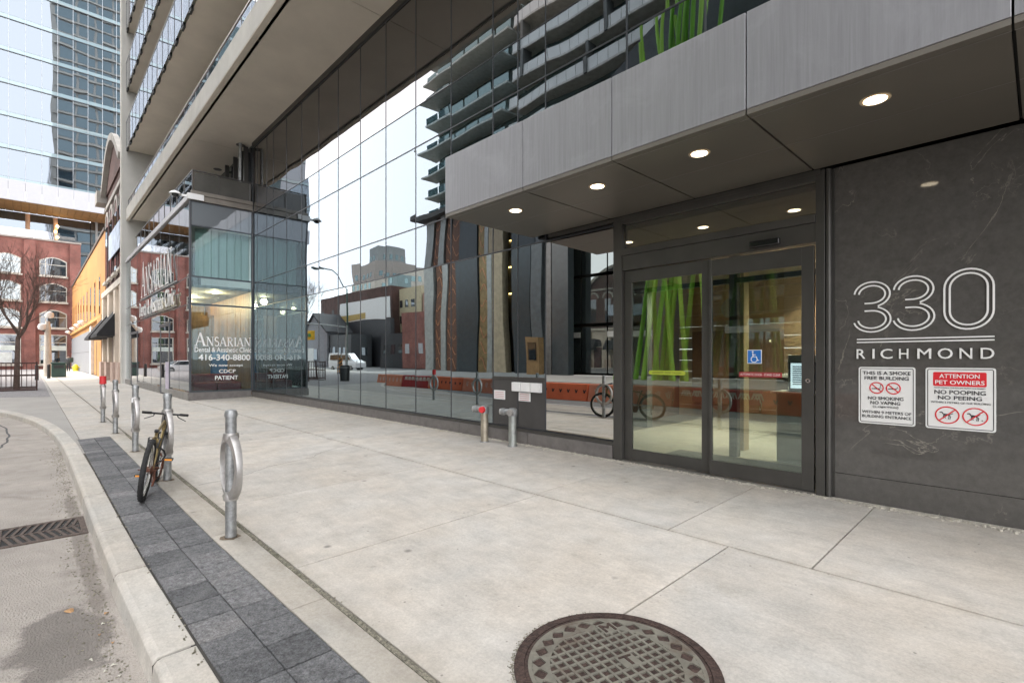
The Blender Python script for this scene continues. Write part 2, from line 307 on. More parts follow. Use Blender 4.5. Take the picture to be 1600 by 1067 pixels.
def tag(o,label,cat,group=None):
    o['label']=label; o['category']=cat
    if group: o['group']=group
    return o
def copytree(o,parent=None):
    c=o.copy(); C.objects.link(c)
    if parent is not None: c.parent=parent
    for ch in list(o.children): copytree(ch,c)
    return c
def B(name,mat,parent,*a,**k):
    kw={q:k.pop(q) for q in ('bevel','kind','label','smooth') if q in k}
    return MB().box(*a,**k).build(name,mat,parent,**kw)
def txt(s,mat,parent,org,rt,up,width,height,bold=0,name='lettering',depth=.002,space=1.0,align='l',shear=0):
    cu=bpy.data.curves.new('t','FONT'); cu.body=s; cu.offset=0; cu.extrude=.5; cu.resolution_u=3; cu.space_character=space; cu.shear=shear
    ob=bpy.data.objects.new('t',cu); C.objects.link(ob); dg=bpy.context.evaluated_depsgraph_get(); dg.update()
    me=bpy.data.meshes.new_from_object(ob.evaluated_get(dg)); bpy.data.objects.remove(ob)
    if bold>0:   # heavier weight: the glyphs again, a hair to the side and a hair proud
        bm=bmesh.new(); bm.from_mesh(me); base=list(bm.verts)+list(bm.edges)+list(bm.faces); bsrc=list(bm.verts)+list(bm.edges)+list(bm.faces)
        for q_,(ax,ay) in enumerate(((1,0),(0,1),(1,1))):
            d_=bmesh.ops.duplicate(bm,geom=bsrc)
            for v in d_['geom']:
                if isinstance(v,bmesh.types.BMVert): v.co.x+=bold*.9*ax; v.co.y+=bold*.7*ay; v.co.z+=.13*(q_+1)
        bm.to_mesh(me); bm.free()
    xs=[v.co.x for v in me.vertices]; ys=[v.co.y for v in me.vertices]
    if not xs: return None
    x0,x1,y0,y1=min(xs),max(xs),min(ys),max(ys); rt=Vector(rt); up=Vector(up); nn=rt.cross(up); org=Vector(org)
    off=Vector(parent['_o']) if parent is not None and '_o' in parent else Vector((0,0,0))
    for v in me.vertices:
        v.co=org+rt*((v.co.x-x0)/(x1-x0)*width)+up*((v.co.y-y0)/(y1-y0)*height)+nn*(v.co.z+.5)*depth-off
    me.materials.clear(); me.materials.append(mat); me.name=name
    o=bpy.data.objects.new(name,me); C.objects.link(o); o.parent=parent
    if parent is not None: o['_o']=tuple(off)
    return o
def ribbon(mb,pts,w,nrm,d,closed=False):
    pts=[Vector(p) for p in pts]; nrm=Vector(nrm); N=len(pts); a=[];b=[]
    for i,p in enumerate(pts):
        t=(pts[(i+1)%N]-pts[i-1]) if closed else (pts[min(i+1,N-1)]-pts[max(i-1,0)])
        s_=t.normalized().cross(nrm); a.append(p+s_*w/2); b.append(p-s_*w/2)
    vs=a+b+[q+nrm*d for q in a]+[q+nrm*d for q in b]; fs=[]
    for i in range(N if closed else N-1):
        j=(i+1)%N
        fs+=[(2*N+i,2*N+j,3*N+j,3*N+i),(i,j,2*N+j,2*N+i),(N+i,N+j,3*N+j,3*N+i),(i,N+i,N+j,j)]
    if not closed: fs+=[(0,N,3*N,2*N),(N-1,2*N-1,4*N-1,3*N-1)]
    mb.add(vs,fs)
def disc(mb,c,nrm,r,d,n=24):
    c=Vector(c); nrm=Vector(nrm); mb.tube([c,c+nrm*d],r,n)
gz=lambda y: -.0204*(6.1-y) if y>.62 else -.112     # sidewalk falls from wall to kerb
RZ=-.25; FY=6.1
# ------------------------------------------------------------------ ground
st=MB().add([(-900,-900,RZ-.02),(900,-900,RZ-.02),(900,900,RZ-.02),(-900,900,RZ-.02)],[(0,1,2,3)]).build('ground',asph2); st['kind']='structure'
rd=MB().add([(-55,-14,RZ-.004),(60,-14,RZ-.004),(60,.6,RZ-.004),(-30,.6,RZ-.004),(-31,-6,RZ-.004),(-55,-14,RZ-.004)],[(0,1,2,3,4)]).build('road',asph2); rd['kind']='structure'
# kerb path
kp=[(12,.62),(4,.62),(0,.62),(-1.6,.62),(-3.2,.62),(-4.66,.62),(-5.89,.62),(-7.54,.62),(-9.2,.62),(-10.9,.61),(-12.5,.59),(-14.2,.53),(-15.8,.42),(-17.4,.25),(-19,-.0),(-20.6,-.32),(-22.2,-.72),(-23.7,-1.2),(-25.2,-1.8),(-26.8,-2.6),(-28.5,-3.7),(-30.2,-5.2),(-31.6,-7),(-32.6,-9.2)]
shr=lambda x: .04*max(0,min(2.5,(x+5)/2.3)) if x<3 else .06
kp=[(x,y+shr(x)) for x,y in kp]
# worn asphalt near kerb
pl=[(x,y-.1) for x,y in kp]; 
wa=MB().add([(x,y,RZ) for x,y in pl]+[(x+ (0 if x>-26 else 2.4),y-2.6,RZ) for x,y in pl],[(i,i+1,len(pl)+i+1,len(pl)+i) for i in range(len(pl)-1)]).build('gutter_road',asph); wa['kind']='structure'
kb=thing('kerb',None,None,kind='structure')
prof=[(.0,-.4),(.0,.0),(-.155,-.004),(-.18,-.012),(-.195,-.03),(-.212,-.17),(-.212,-.4)]
for i in range(len(kp)-1):
    a=Vector(kp[i]);b=Vector(kp[i+1])
    def nrm(j):
        p=Vector(kp[max(j-1,0)]);q=Vector(kp[min(j+1,len(kp)-1)]);t=(q-p).normalized(); return Vector((t.y,-t.x))*-1
    na,nb=nrm(i),nrm(i+1); t=(b-a).normalized(); a2=a+t*.011; b2=b-t*.011; dz=random.uniform(-.004,.004)
    vs=[]
    for p,nn in ((a2,na),(b2,nb)):
        for o_,z in prof:
            q=p+nn*(-o_)*-1 if False else p-nn*(-o_)
            vs.append((q.x,q.y,-.112+z+dz))
    # make sure the outer side lies towards the road (lower Y)
    if vs[3][1]>vs[1][1]:
        vs=[]
        for p,nn in ((a2,na),(b2,nb)):
            for o_,z in prof:
                q=p+nn*(-o_); vs.append((q.x,q.y,-.112+z+dz))
    n=len(prof); fs=[(k,(k+1)%n,(k+1)%n+n,k+n) for k in range(n)]+[tuple(range(n)),tuple(range(2*n-1,n-1,-1))]
    MB().add(vs,fs).build('kerb_stone',kerbm,kb,bevel=.006)
cb2=MB()
for i in range(len(kp)-1):
    a=Vector(kp[i]);b=Vector(kp[i+1]); t=(b-a).normalized(); n_=Vector((-t.y,t.x)); n_=n_ if n_.y<0 else -n_
    cb2.prism([(a.x+n_.x*o_,a.y+n_.y*o_,-.112+z) for o_,z in ((0,-.4),(0,-.014),(.17,-.022),(.196,-.045),(.202,-.4))],(b.x-a.x,b.y-a.y,0))
cb2.build('kerb_bed',M('kerb_joint_dark',(.05,.045,.038),.95),kb)
# sidewalk bed
sw=MB().add([(12,.6,-.13),(12,6.3,-.02),(-110,6.3,-.02),(-110,.6,-.13)],[(0,1,2,3)]).build('sidewalk',jointm); sw['kind']='structure'
def slab(x0,x1,y0,y1,mat=conc,name='slab',g=.006,dz=0,par=sw,th=.03,bev=.003):
    z=lambda y: gz(y)+dz
    vs=[(x0+g,y0+g,z(y0)),(x1-g,y0+g,z(y0)),(x1-g,y1-g,z(y1)),(x0+g,y1-g,z(y1))]
    return MB().add([(a,b,c-th) for a,b,c in vs]+vs,[(0,3,2,1),(4,5,6,7),(0,1,5,4),(1,2,6,5),(2,3,7,6),(3,0,4,7)]).build(name,mat,par,bevel=bev)
xo=[12,8,4.5,2.4,.36,-1.72,-3.8,-5.9,-8,-10.1,-12.3,-14.4,-16.6,-18.9]+[-21.5-2.6*i for i in range(32)]
for a,b in zip(xo,xo[1:]): slab(b,a,1.41,4.013,g=.007 if a>-9 else .01)
xi=[12,8,5,3.2,1.1,-.02,-1.13,-2.25,-3.85,-5.4,-7.3,-8.7,-10.1,-12.3,-14.4,-16.6,-18.9,-20.7]
for a,b in zip(xi,xi[1:]): slab(b,a,4.02,5.96,g=.006 if a>-6 else .009)
xb=[12,9,6,3,.75,-1.3,-3.2,-5.0,-7,-8.9,-10.8,-12.8]
for a,b in zip(xb,xb[1:]):     
    ya,yb=1.128+shr(a),1.128+shr(b); vs=[(b+.004,yb,gz(yb)),(a-.004,ya,gz(ya)),(a-.004,1.372,gz(1.372)),(b+.004,1.372,gz(1.372))]
    MB().add([(p,q,r_-.03) for p,q,r_ in vs]+vs,[(0,3,2,1),(4,5,6,7),(0,1,5,4),(1,2,6,5),(2,3,7,6),(3,0,4,7)]).build('edging_slab',conc2,sw,bevel=.003)
slab(-12.83,12,1.376,1.405,jointg,'gravel_joint',g=0,dz=.0,bev=0)['kind']='stuff'
xf=[-12.83,-14.9,-17,-19.2]+[-21.5-2.6*i for i in range(32)]
for a,b in zip(xf,xf[1:]): slab(b,a,.66,1.40,conc,'slab',g=.009)
ckm=M('crack_dark',(.10,.09,.075),.95)
for pts in ([(-8.3,4.0),(-8.0,3.4),(-7.7,3.1),(-7.5,2.4),(-7.15,1.9),(-7.1,1.42)],):
    q=[]
    for (a,b),(c_,d_) in zip(pts,pts[1:]):
        for k in range(7): q.append((a+(c_-a)*k/7+random.gauss(0,.012),b+(d_-b)*k/7+random.gauss(0,.012)))
    mb=MB(); ribbon(mb,[(a,b,gz(b)+.0006) for a,b in q],.0035,(0,0,1),.001); mb.build('hairline_crack',ckm,sw)
# mortar fringe at the wall foot
fr=MB()
for i in range(2200):
    x=random.uniform(-20.5,1.2); y=6.03-abs(random.gauss(0,.06)); s_=random.uniform(.003,.016)
    fr.obox((x,y,gz(y)+s_*.3),(math.cos(i),math.sin(i),0),(-math.sin(i),math.cos(i),0),(0,0,1),s_,s_*.7,s_*.45)
mort=M('mortar_crumbs',(.50,.47,.40),.95,var=.3,scale=30); o=fr.build('mortar_crumbs',mort); o['kind']='stuff'
slab(-20.7,12,5.96,6.08,M('mortar_strip',(.46,.43,.375),.95,var=.35,scale=14,bump=1,bscale=60),'mortar_strip',g=0,dz=.002,bev=0)['kind']='stuff'
# pavers
pb=B('paver_bed',M('paver_joint',(.05,.047,.042),.95),None,-12.83,12,.63,1.2,-.16,-.121); pb['kind']='structure'
protos=[]
X=-12.82; k=0
while X<6:
    ln=.2835
    for y0,y1 in ((.635,.877),(.883,1.122)):
        mt=random.choice([paverm,paverm,paverm,paverm2,paverm3]); e=random.uniform(-.003,.003)
        z0=gz(y0)+e; z1=gz(y1)+e
        vs=[(X+.0055+(j0:=random.uniform(-.002,.002)),y0+shr(X),z0),(X+ln-.0055,y0+shr(X+ln),z0),(X+ln-.0055,y1+shr(X+ln),z1),(X+.0055+j0,y1+shr(X),z1)]
        MB().add([(a,b,c-.03) for a,b,c in vs]+vs,[(0,3,2,1),(4,5,6,7),(0,1,5,4),(1,2,6,5),(2,3,7,6),(3,0,4,7)]).build('paver',mt,pb,bevel=.004)
    X+=ln
# plaza left of the kerb curve
pp=[(x,y-.01,-.116) for x,y in kp[9:]]+[(-34,-14,-.116),(-110,-26,-.116),(-110,.66,-.116),(-10.9,.66,-.116)]
pz=MB().add(pp,[tuple(range(len(pp)))]).build('plaza',M('plaza_concrete',(.34,.325,.30),.88,var=.10,scale=.8,bump=.3,bscale=60,stain=(.3,.29,.27),stsc=.3)); pz['kind']='structure'
bp_=MB().add([(-28,.55,-.109),(-110,.55,-.109),(-110,-14,-.109),(-34,-14,-.109),(-31,-6,-.109)],[(0,1,2,3,4)]).build('brick_paving',M('grey_brick_paving',(.235,.225,.225),.9,var=.2,scale=6,bump=.3,bscale=30)); bp_['kind']='structure'
fs_=B('far_sidewalk',M('far_pavement',(.36,.35,.335),.88,var=.1,scale=1),None,-56,60,-25.2,-14,RZ-.01,-.1); fs_['kind']='structure'
mk=MB()
mk.box(-50,40,-.75-.05,-.75+.05,RZ,RZ+.003) if False else None
mk.box(-34,50,-2.3,-2.2,RZ+.0,RZ+.004)
for x in range(-50,50,6): mk.box(x,x+3,-8.8,-8.68,RZ,RZ+.004)
mk.build('lane_marking',M('road_paint',(.55,.55,.53),.8,var=.2,scale=6))['kind']='structure'
ck_=MB(); x,y=-16,-.55
pl2=[(-19,-.7)]; 
while pl2[-1][0]<-8.5: pl2.append((pl2[-1][0]+.35,-.62-.25*math.sin(pl2[-1][0]*.5)+random.uniform(-.03,.03)))
ribbon(ck_,[(a,b,RZ+.001) for a,b in pl2],.035,(0,0,1),.003); ck_.build('tar_seam',M('tar',(.03,.03,.03),.6))['kind']='structure'
# catch basin grate in the gutter
t=thing('storm_grate','cast iron storm drain grate with slanting slots in the gutter','drain grate',(-6.75,.1,RZ))
irn=M('cast_iron',(.10,.075,.062),.75,metal=.3,var=.35,scale=25,bump=.3,bscale=60)
B('grate_pit',darkm,t,-7.06,-6.44,-.22,.38,RZ+.0005,RZ+.003)
fm=MB(); 
for a in ((-7.1,-6.4,-.26,-.21),(-7.1,-6.4,.35,.4),(-7.1,-7.05,-.21,.35),(-6.45,-6.4,-.21,.35)): fm.box(*a,RZ-.01,RZ+.012)
fm.box(-6.765,-6.735,-.21,.35,RZ-.01,RZ+.010); fm.build('grate_frame',irn,t,bevel=.003)
for sd in (-1,1):
    for j in range(9):
        y=-.20+j*.062
        MB().bar((-6.75+sd*.015,y,RZ+.007),(-6.75+sd*.30,y+.062 if y+.062<.35 else .35,RZ+.007),.026,.01).build('grate_bar',irn,t)
# manhole
mc=Vector((-1.46,2.10,0)); zc=gz(2.07); sl_=.0204
t=thing('manhole_cover','round rusty manhole cover with raised diamond grid set in the sidewalk','manhole cover',(mc.x,mc.y,zc))
mi_b=M('manhole_rust',(.06,.038,.031),.8,metal=.2,var=.45,scale=25,bump=.5,bscale=70)
mi_g=M('manhole_worn_rib',(.21,.20,.165),.6,metal=.3,var=.22,scale=12,stain=(.11,.065,.045),stsc=3.5)
def onp(x,y,h=0): return (mc.x+x,mc.y+y,gz(mc.y+y)+h)
ring=MB(); N=64
for r0,r1,h0,h1 in ((.455,.505,.006,.012),(.435,.452,-.0,.011)):
    vs=[];fs=[]
    for i in range(N):
        a=2*math.pi*i/N
        for r_,h in ((r0,-.03),(r0,h1),(r1,h1-.002),(r1,-.03)): vs.append(onp(r_*math.cos(a),r_*math.sin(a),h))
    for i in range(N):
        j=(i+1)%N
        for q in range(3): fs.append((i*4+q,i*4+q+1,j*4+q+1,j*4+q))
    ring.add(vs,fs)
ring.build('ring',mi_b,t)
cv=MB(); vs=[onp(.455*math.cos(2*math.pi*i/N),.455*math.sin(2*math.pi*i/N),.003) for i in range(N)]; cv.add(vs,[tuple(range(N))]); cv.build('cover_plate',mi_b,t)
rb=MB(); ang=R(74)
ca,sa=math.cos(ang),math.sin(ang); p_=.052
for k in range(-7,8):
    d=k*p_; half=math.sqrt(max(0,.325**2-d*d))
    if half<.05: continue
    for (ux,uy) in ((ca,sa),(-sa,ca)):
        vx,vy=-uy,ux
        a=onp(vx*d-ux*half,vy*d-uy*half,.007+(0 if ux==ca else .0006)); b=onp(vx*d+ux*half,vy*d+uy*half,.007+(0 if ux==ca else .0006)); rb.bar(a,b,.0135,.009)
# outer flat band with diamond pockets
for i in range(N):
    a0=2*math.pi*i/N; a1=2*math.pi*(i+1)/N
    for r0,r1 in ((.325,.345),(.415,.435)):
        q=[onp(r*math.cos(a),r*math.sin(a),.0112) for r,a in ((r0,a0),(r1,a0),(r1,a1),(r0,a1))]
        rb.prism([(x,y,z-.008) for x,y,z in q],(0,0,.008))
nd=26
for i in range(nd):
    a=2*math.pi*(i+.5)/nd; w=math.pi*.70/nd   # spacer between pockets: bow-tie pieces
    for s_ in (-1,1):
        q=[onp(.345*math.cos(a),.345*math.sin(a),.0034),onp(.415*math.cos(a),.415*math.sin(a),.0034)]
        am=a
        pts=[onp(.345*math.cos(a-w*1.3),.345*math.sin(a-w*1.3),.0034),onp(.345*math.cos(a+w*1.3),.345*math.sin(a+w*1.3),.0034),onp(.38*math.cos(a),.38*math.sin(a),.0034)] if s_<0 else [onp(.415*math.cos(a-w*1.3),.415*math.sin(a-w*1.3),.0034),onp(.415*math.cos(a+w*1.3),.415*math.sin(a+w*1.3),.0034),onp(.38*math.cos(a),.38*math.sin(a),.0034)]
        rb.prism(pts,(0,0,.0078))
    rb.bar(onp(.345*math.cos(a),.345*math.sin(a),.0072),onp(.415*math.cos(a),.415*math.sin(a),.0072),.012,.0078)
rb.build('raised_grid',mi_g,t)
for s_,px,py in (('M',-.2,.2),('T',.05,.03)):
    MB().obox(onp(px+.0375*ca-.0375*sa,py+.0375*sa+.0375*ca,.007),(ca,sa,0),(-sa,ca,0),(0,0,1),.05,.05,.0062).build('letter_plate',mi_g,t)
    o=txt(s_,mi_b,t,onp(px,py,.0135),(ca,sa,0),(-sa,ca,0),.075,.075,bold=.03,name='raised_letter',depth=.003)
dirt=MB()
for i in range(420):
    a=random.uniform(R(140),R(260)); r_=.506+abs(random.gauss(0,.012)); s_=random.uniform(.0015,.004); x,y=r_*math.cos(a),r_*math.sin(a)
    dirt.obox(onp(x,y,s_*.3),(math.cos(i),math.sin(i),0),(-math.sin(i),math.cos(i),0),(0,0,1),s_,s_*.7,s_*.4)
dirt.build('grit',jointg)['kind']='stuff'
# ------------------------------------------------------------------ main building: overhang, balconies, tower
XL=-37.4; XR=45; SZ=9.63; BY=4.03
bld=thing('condo_tower','tall concrete and glass condo tower overhanging the sidewalk with rows of glass balconies','building',(-14,8,0))
sj=[XL+.4,-21.8,-10.9,0,11,22,33,XR]
for a,b in zip(sj,sj[1:]): B('soffit_panel',soffm,bld,a+.008,b-.008,BY+.17,FY+.3,SZ,SZ+.1)
fj=[XL,-29,-20.8,-13.9,-5.9,2,10,18,26,35,XR]
for a,b in zip(fj,fj[1:]):
    B('fascia',fconc,bld,a+.007,b-.007,BY,BY+.25,SZ+.0,SZ+.67,bevel=.012)
    B('fascia_lip',soffm,bld,a+.007,b-.007,BY+.006,BY+.15,SZ-.03,SZ-.002)
B('slab_core',soffm,bld,XL,XR,BY+.26,12,SZ+.102,SZ+.6)
B('end_wall',wallc,bld,XL-.45,XL,3.86,26,-.2,150)
B('end_wall_edge',fconc,bld,XL-.44,XL-.01,3.80,3.857,-.2,150)
B('recess_wall',wallc,bld,XL+.002,XL+6.6,5.2,5.4,7.1,SZ-.01)
# upper balconies
lev=[13.8+3.5*i for i in range(14)]
gm=glass('balcony_glass',.5,(.55,.6,.66),(.97,.97,1.0),.015,.6)
rdark=M('balcony_bracket',(.02,.02,.02),.6)
for li,z in enumerate(lev):
    xr=XR if li<4 else XR
    B('balcony_slab',soffm,bld,XL+.003,xr,BY+.1,6.0,z,z+.22)
    if li<4:
        x=XL+.25; 
        while x<(-8 if li==0 else -18):
            B('balcony_pane',[gm,gl_in],bld,x,x+1.24,BY-.01,BY+.006,z-.02,z+1.52,front='-y')
            x+=1.26
        br=MB(); tr=MB(); x=XL+.25
        while x<-6:
            br.box(x-.15,x+.19,BY+.01,BY+.09,z-.12,z+.06); tr.box(x-.012,x+.006,BY-.022,BY-.012,z-.02,z+1.52); x+=1.26
        br.build('balcony_bracket',rdark,bld,kind='stuff'); tr.build('balcony_joint',mullm,bld,kind='stuff')
        B('balcony_cap',steelm,bld,XL+.2,-6,BY-.025,BY+.02,z+1.525,z+1.56)
    else:
        B('balcony_rail_band',gl_rail,bld,XL+.2,XR,BY-.01,BY+.01,z,z+1.3)
# first terrace rail over the fascia
pxs=[-13.88+1.17*k for k in range(-21,4)]
tr=[MB().box(x-.018,x+.018,BY+.10,BY+.13,SZ+.67,SZ+1.16) for x in pxs]
for mbx in tr: mbx.build('terrace_post',mullm,bld)
for x in pxs[:-1]: B('terrace_pane',[gm,gl_in],bld,x+.03,x+1.14,BY+.11,BY+.122,SZ+.66,SZ+1.14,front='-y')
B('terrace_rail',M('rail_bronze',(.28,.24,.22),.4,metal=.6),bld,pxs[0],pxs[-1],BY+.09,BY+.14,SZ+1.16,SZ+1.20)
# facade behind balconies: dark glazing, plus divider fins
B('upper_facade',gl_dark,bld,XL+.004,XR,6.05,6.2,SZ+.7,64)
dv=M('divider_panel',(.42,.41,.39),.6)
for li,z in enumerate([SZ+.67]+[q+.22 for q in lev[:5]]):
    for x in [-34.5+5.2*k for k in range(8)]: B('balcony_divider',dv,bld,x,x+.1,4.6+.35,6.04,z,z+2.3)
# end facade windows (seen in the tower across the side street)
ew=MB(); ew2=MB()
for i in range(41):
    z=3+3.5*i
    for j in range(5): ew.box(XL-.49,XL-.452,4.9+j*3.9,8.3+j*3.9,z,z+2.5)
    ew2.box(XL-.9,XL-.452,4.2,23.5,z-.75,z-.5)
ew.build('end_window',glass('end_window_glass',.3,(.2,.3,.3),(.55,.68,.72),.03,.3,body=(.05,.075,.09)),bld,kind='stuff'); ew2.build('end_ledge',fconc,bld)
for x,y in ((-21.2,5.8),(-24.6,5.82)):
    o=MB().cyl((x,y,SZ-.012),(x,y,SZ-.001),.16,n=20).build('soffit_vent',M('vent_grey',(.13,.12,.11),.7),bld)
# ------------------------------------------------------------------ curtain wall
cw=thing('glass_curtain_wall','tall mirrored glass curtain wall with thin dark mullions above a granite plinth','glass facade',(-12,FY,0))
mx_=[-20.72,-20.22,-19.16,-18.49,-17.22,-15.92,-14.63,-13.34,-12.04,-10.76,-9.47,-8.18,-6.91,-6.26,-5.61]
tz=[.26,3.37,4.30,6.07,6.95,9.45]
def pane(x0,x1,z0,z1,mat,tilt=0):
    e=random.uniform(-.002,.002)
    return MB().box(x0+.012,x1-.012,FY+.0,FY+.025,z0+.012,z1-.012,front='-y').build('pane',[mat,gl_in] if mat is not gl_mirror else [mat,blackm],cw)
for i,(a,b) in enumerate(zip(mx_,mx_[1:])):
    for j,(z0,z1) in enumerate(zip(tz,tz[1:])):
        m_=gl_top if j==4 else (gl_low if j==0 else gl_main)
        if j==0 and b>-6.9+.1:
            z0=1.12
        pane(a,b,z0,z1,m_)
for a,b in ((-6.91,-6.26),(-6.26,-5.61)): B('grey_panel',panelm,cw,a+.012,b-.012,FY-.004,FY+.03,.27,1.09,bevel=.003)
B('panel_sill',framem,cw,-6.91,-5.61,FY-.02,FY+.03,1.092,1.13)
MB().prism([(-5.60,FY+.001,.282),(-4.26,FY+.033,.282),(-4.26,FY+.033,3.34),(-5.60,FY+.001,3.34)],(0,.02,0)).build('mirror_pane',gl_mirror,cw)
for a,b in ((-5.61,-4.05),(-4.05,-2.9),(-2.9,-1.6),(-1.6,-.3),(-.3,1),(1,2.3),(2.3,4)):
    for j in (2,3,4): pane(a,b,max(tz[j],4.32),tz[j+1],gl_top if j==4 else gl_main)
for x in mx_+[-4.25]:
    z1=9.45 if x!=-4.25 else 3.35
    B('mullion',mullm,cw,x-.008,x+.008,FY-.008,FY+.05,.262,z1)
for x in (-4.05,-2.9,-1.6,-.3,1,2.3): B('mullion',mullm,cw,x-.010,x+.010,FY-.012,FY+.03,4.3,9.45)
for j,z in enumerate(tz):
    h=.015 if j not in (1,2,3) else .022
    B('transom',mullm,cw,-20.72,-4.25 if j<2 else 4,FY-.009,FY+.028,z-h/2,z+h/2)
B('head_channel',framem,cw,-20.7,4,FY-.05,FY+.05,9.462,SZ-.004)
B('sill_ledge',framem,cw,-20.72,-4.24,FY-.045,FY+.03,.2,.247)
xs=[-20.7,-18.2,-15.4,-12.6,-9.6,-7.83,-5.97,-4.26]
for a,b in zip(xs,xs[1:]): B('plinth_stone',plinthm,cw,a+.004,b-.004,FY-.06,FY+.05,-.1,.197,bevel=.004)
# hidden structure inside the facade
ind=M('interior_grey',(.10,.105,.105),.8); inl=M('interior_pale',(.55,.55,.52),.7)
rm=thing('office_interior','dim rooms with pale columns seen behind the tall glass wall','room',(-12,9,0))
B('interior_floor',M('floor_dark',(.12,.11,.10),.5),rm,-37,-5.62,6.2,12,-.1,.02)
B('back_wall',ind,rm,-20.7,-5.62,9.2,9.4,.03,9.6)
for z in (4.25,7.0): B('floor_slab',ind,rm,-20.7,-5.62,6.45,9.19,z-.3,z-.02)
B('back_wall',ind,rm,-5.6,9,8.2,8.4,3.5,9.6)
B('side_room_wall',ind,rm,4.3,4.4,6.2,8.19,3.5,9.6)
B('blind_panel',inl,rm,-18.47,-17.24,6.2,6.26,.27,6.05)
B('column',M('column_cream',(.62,.60,.50),.7),rm,-12.75,-12.06,6.3,6.9,.03,3.9)
for x in (-15.9,-9.6): B('column',ind,rm,x-.25,x+.25,7.2,7.7,.03,3.9)
po=thing('window_poster','dark window poster with white emblem and lavender foot beside the clinic corner','poster',(-19.6,6.15,0))
B('poster_board',M('poster_dark',(.035,.045,.05),.6),po,-20.68,-18.52,6.14,6.16,1.35,3.3)
B('poster_foot',M('poster_lavender',(.52,.50,.60),.6),po,-20.68,-18.52,6.14,6.16,.3,1.345)
pk=MB()
for p,q in (((-20.2,1.25),(-19.8,.85)),((-19.8,.85),(-19.6,.7)),((-20.25,1.1),(-19.9,.75)),((-19.9,.75),(-19.85,.6)),((-20.3,1.3),(-20.2,1.0))): pk.bar((p[0],6.136,p[1]),(q[0],6.136,q[1]),.09,.006,up=(0,1,0))
pk.build('poster_hand',M('poster_pink',(.72,.36,.36),.6),po)
em=MB(); ribbon(em,[(-19.9+.1*math.cos(a),6.138,3.0+.16*math.sin(a)) for a in [i*math.pi/8 for i in range(16)]],.04,(0,-1,0),.003,closed=True)
for z in (2.65,2.3,2.25,1.9,1.65): em.box(-20.05,-19.75,6.135,6.139,z,z+.03)
em.build('poster_emblem',whitep,po)
# ------------------------------------------------------------------ clinic box
BX=-20.75; SY=4.03; BT=7.03
cb_=thing('glass_clinic','projecting two storey glass shop of a dental clinic with white window lettering','shop',(-28,5,0))
cz=[.27,3.38,4.36,6.17,7.0]
spand=glass('grey_spandrel_glass',.12,(.1,.1,.1),(.85,.9,.95),.01,.5,body=(.17,.19,.205))
for j,(z0,z1) in enumerate(zip(cz,cz[1:])):
    MB().box(BX,BX+.02,SY+.06,FY-.03,z0+.02,z1-.02,front='+x').build('pane',[spand if j==3 else gl_clear,gl_in if j<3 else blackm],cb_)
for z in cz: B('transom',mullm,cb_,BX-.05,BX+.015,SY+.04,FY-.02,z-.03,z+.03)
B('corner_mullion',mullm,cb_,BX-.04,BX+.03,SY-.015,SY+.05,.2,BT)
B('mullion',mullm,cb_,BX-.04,BX+.025,FY-.06,FY-.013,.2,BT)
sx=[-37.3,-35.3,-32.9,-30.9,-28.6,-26.35,-24.3,-22.5,BX-.05]
for j,(z0,z1) in enumerate(((.27,3.38),(3.38,4.36),(4.36,BT))):
    for a,b in zip(sx,sx[1:]):
        if j==0 and (a,b) in ((-26.35,-24.3),(-35.3,-32.9)): continue
        MB().box(a+.012,b-.012,SY,SY+.02,z0+.012,z1-.012,front='-y').build('pane',[gl_street,gl_in],cb_)
    for x in sx[1:-1]: B('mullion',mullm,cb_,x-.008,x+.008,SY-.004,SY+.03,z0,z1)
for z in (3.38,4.36): B('transom',mullm,cb_,sx[0],BX-.05,SY-.006,SY+.03,z-.014,z+.014)
cop=M('coping_metal',(.40,.40,.40),.45,metal=.5)
B('coping',cop,cb_,XL+.3,BX+.08,SY-.07,SY+.02,BT+.01,BT+.09,bevel=.01)
B('coping_upper',cop,cb_,XL+.3,BX+.05,SY-.03,SY+.06,BT+.14,BT+.26)
tau=M('coping_taupe',(.20,.18,.155),.5,metal=.3)
B('coping',tau,cb_,BX-.05,BX+.06,SY+.03,FY-.02,BT+.02,BT+.22,bevel=.008)
B('coping_upper',tau,cb_,BX-.05,BX+.09,SY+.03,FY-.02,BT+.225,BT+.36,bevel=.006)
B('roof_deck',wallc,cb_,XL+.35,BX-.06,SY+.07,6.0,BT-.1,BT+.18)
B('plinth_stone',plinthm,cb_,BX-.05,BX+.06,SY-.045,FY-.07,-.15,.24,bevel=.006)
for a,b in ((-24.2,BX-.055),(-32.8,-26.45),(-37.3,-35.35)): B('plinth_stone',M('plinth_pale',(.25,.24,.22),.7),cb_,a,b,SY-.045,SY+.03,-.15,.24,bevel=.005)
dm=M('door_portal_grey',(.11,.115,.125),.45,metal=.4)
for a,b in ((-26.35,-24.3),(-35.3,-32.9)):
    B('door_portal',dm,cb_,a,a+.12,SY-.015,SY+.1,-.08,2.78); B('door_portal',dm,cb_,b-.12,b,SY-.015,SY+.1,-.08,2.78)
    B('door_head',dm,cb_,a-.03,b+.03,SY-.035,SY+.1,2.782,2.90); B('door',[gl_street,gl_in],cb_,a+.13,b-.13,SY-.0,SY+.03,0,2.77,front='-y')
    B('pane_above_door',[gl_street,gl_in],cb_,a+.02,b-.02,SY+.002,SY+.02,2.92,3.35,front='-y')
B('door_poster',M('poster_lilac',(.55,.50,.60),.6),cb_,-25.1,-24.45,SY-.02,SY-.005,.2,1.3)
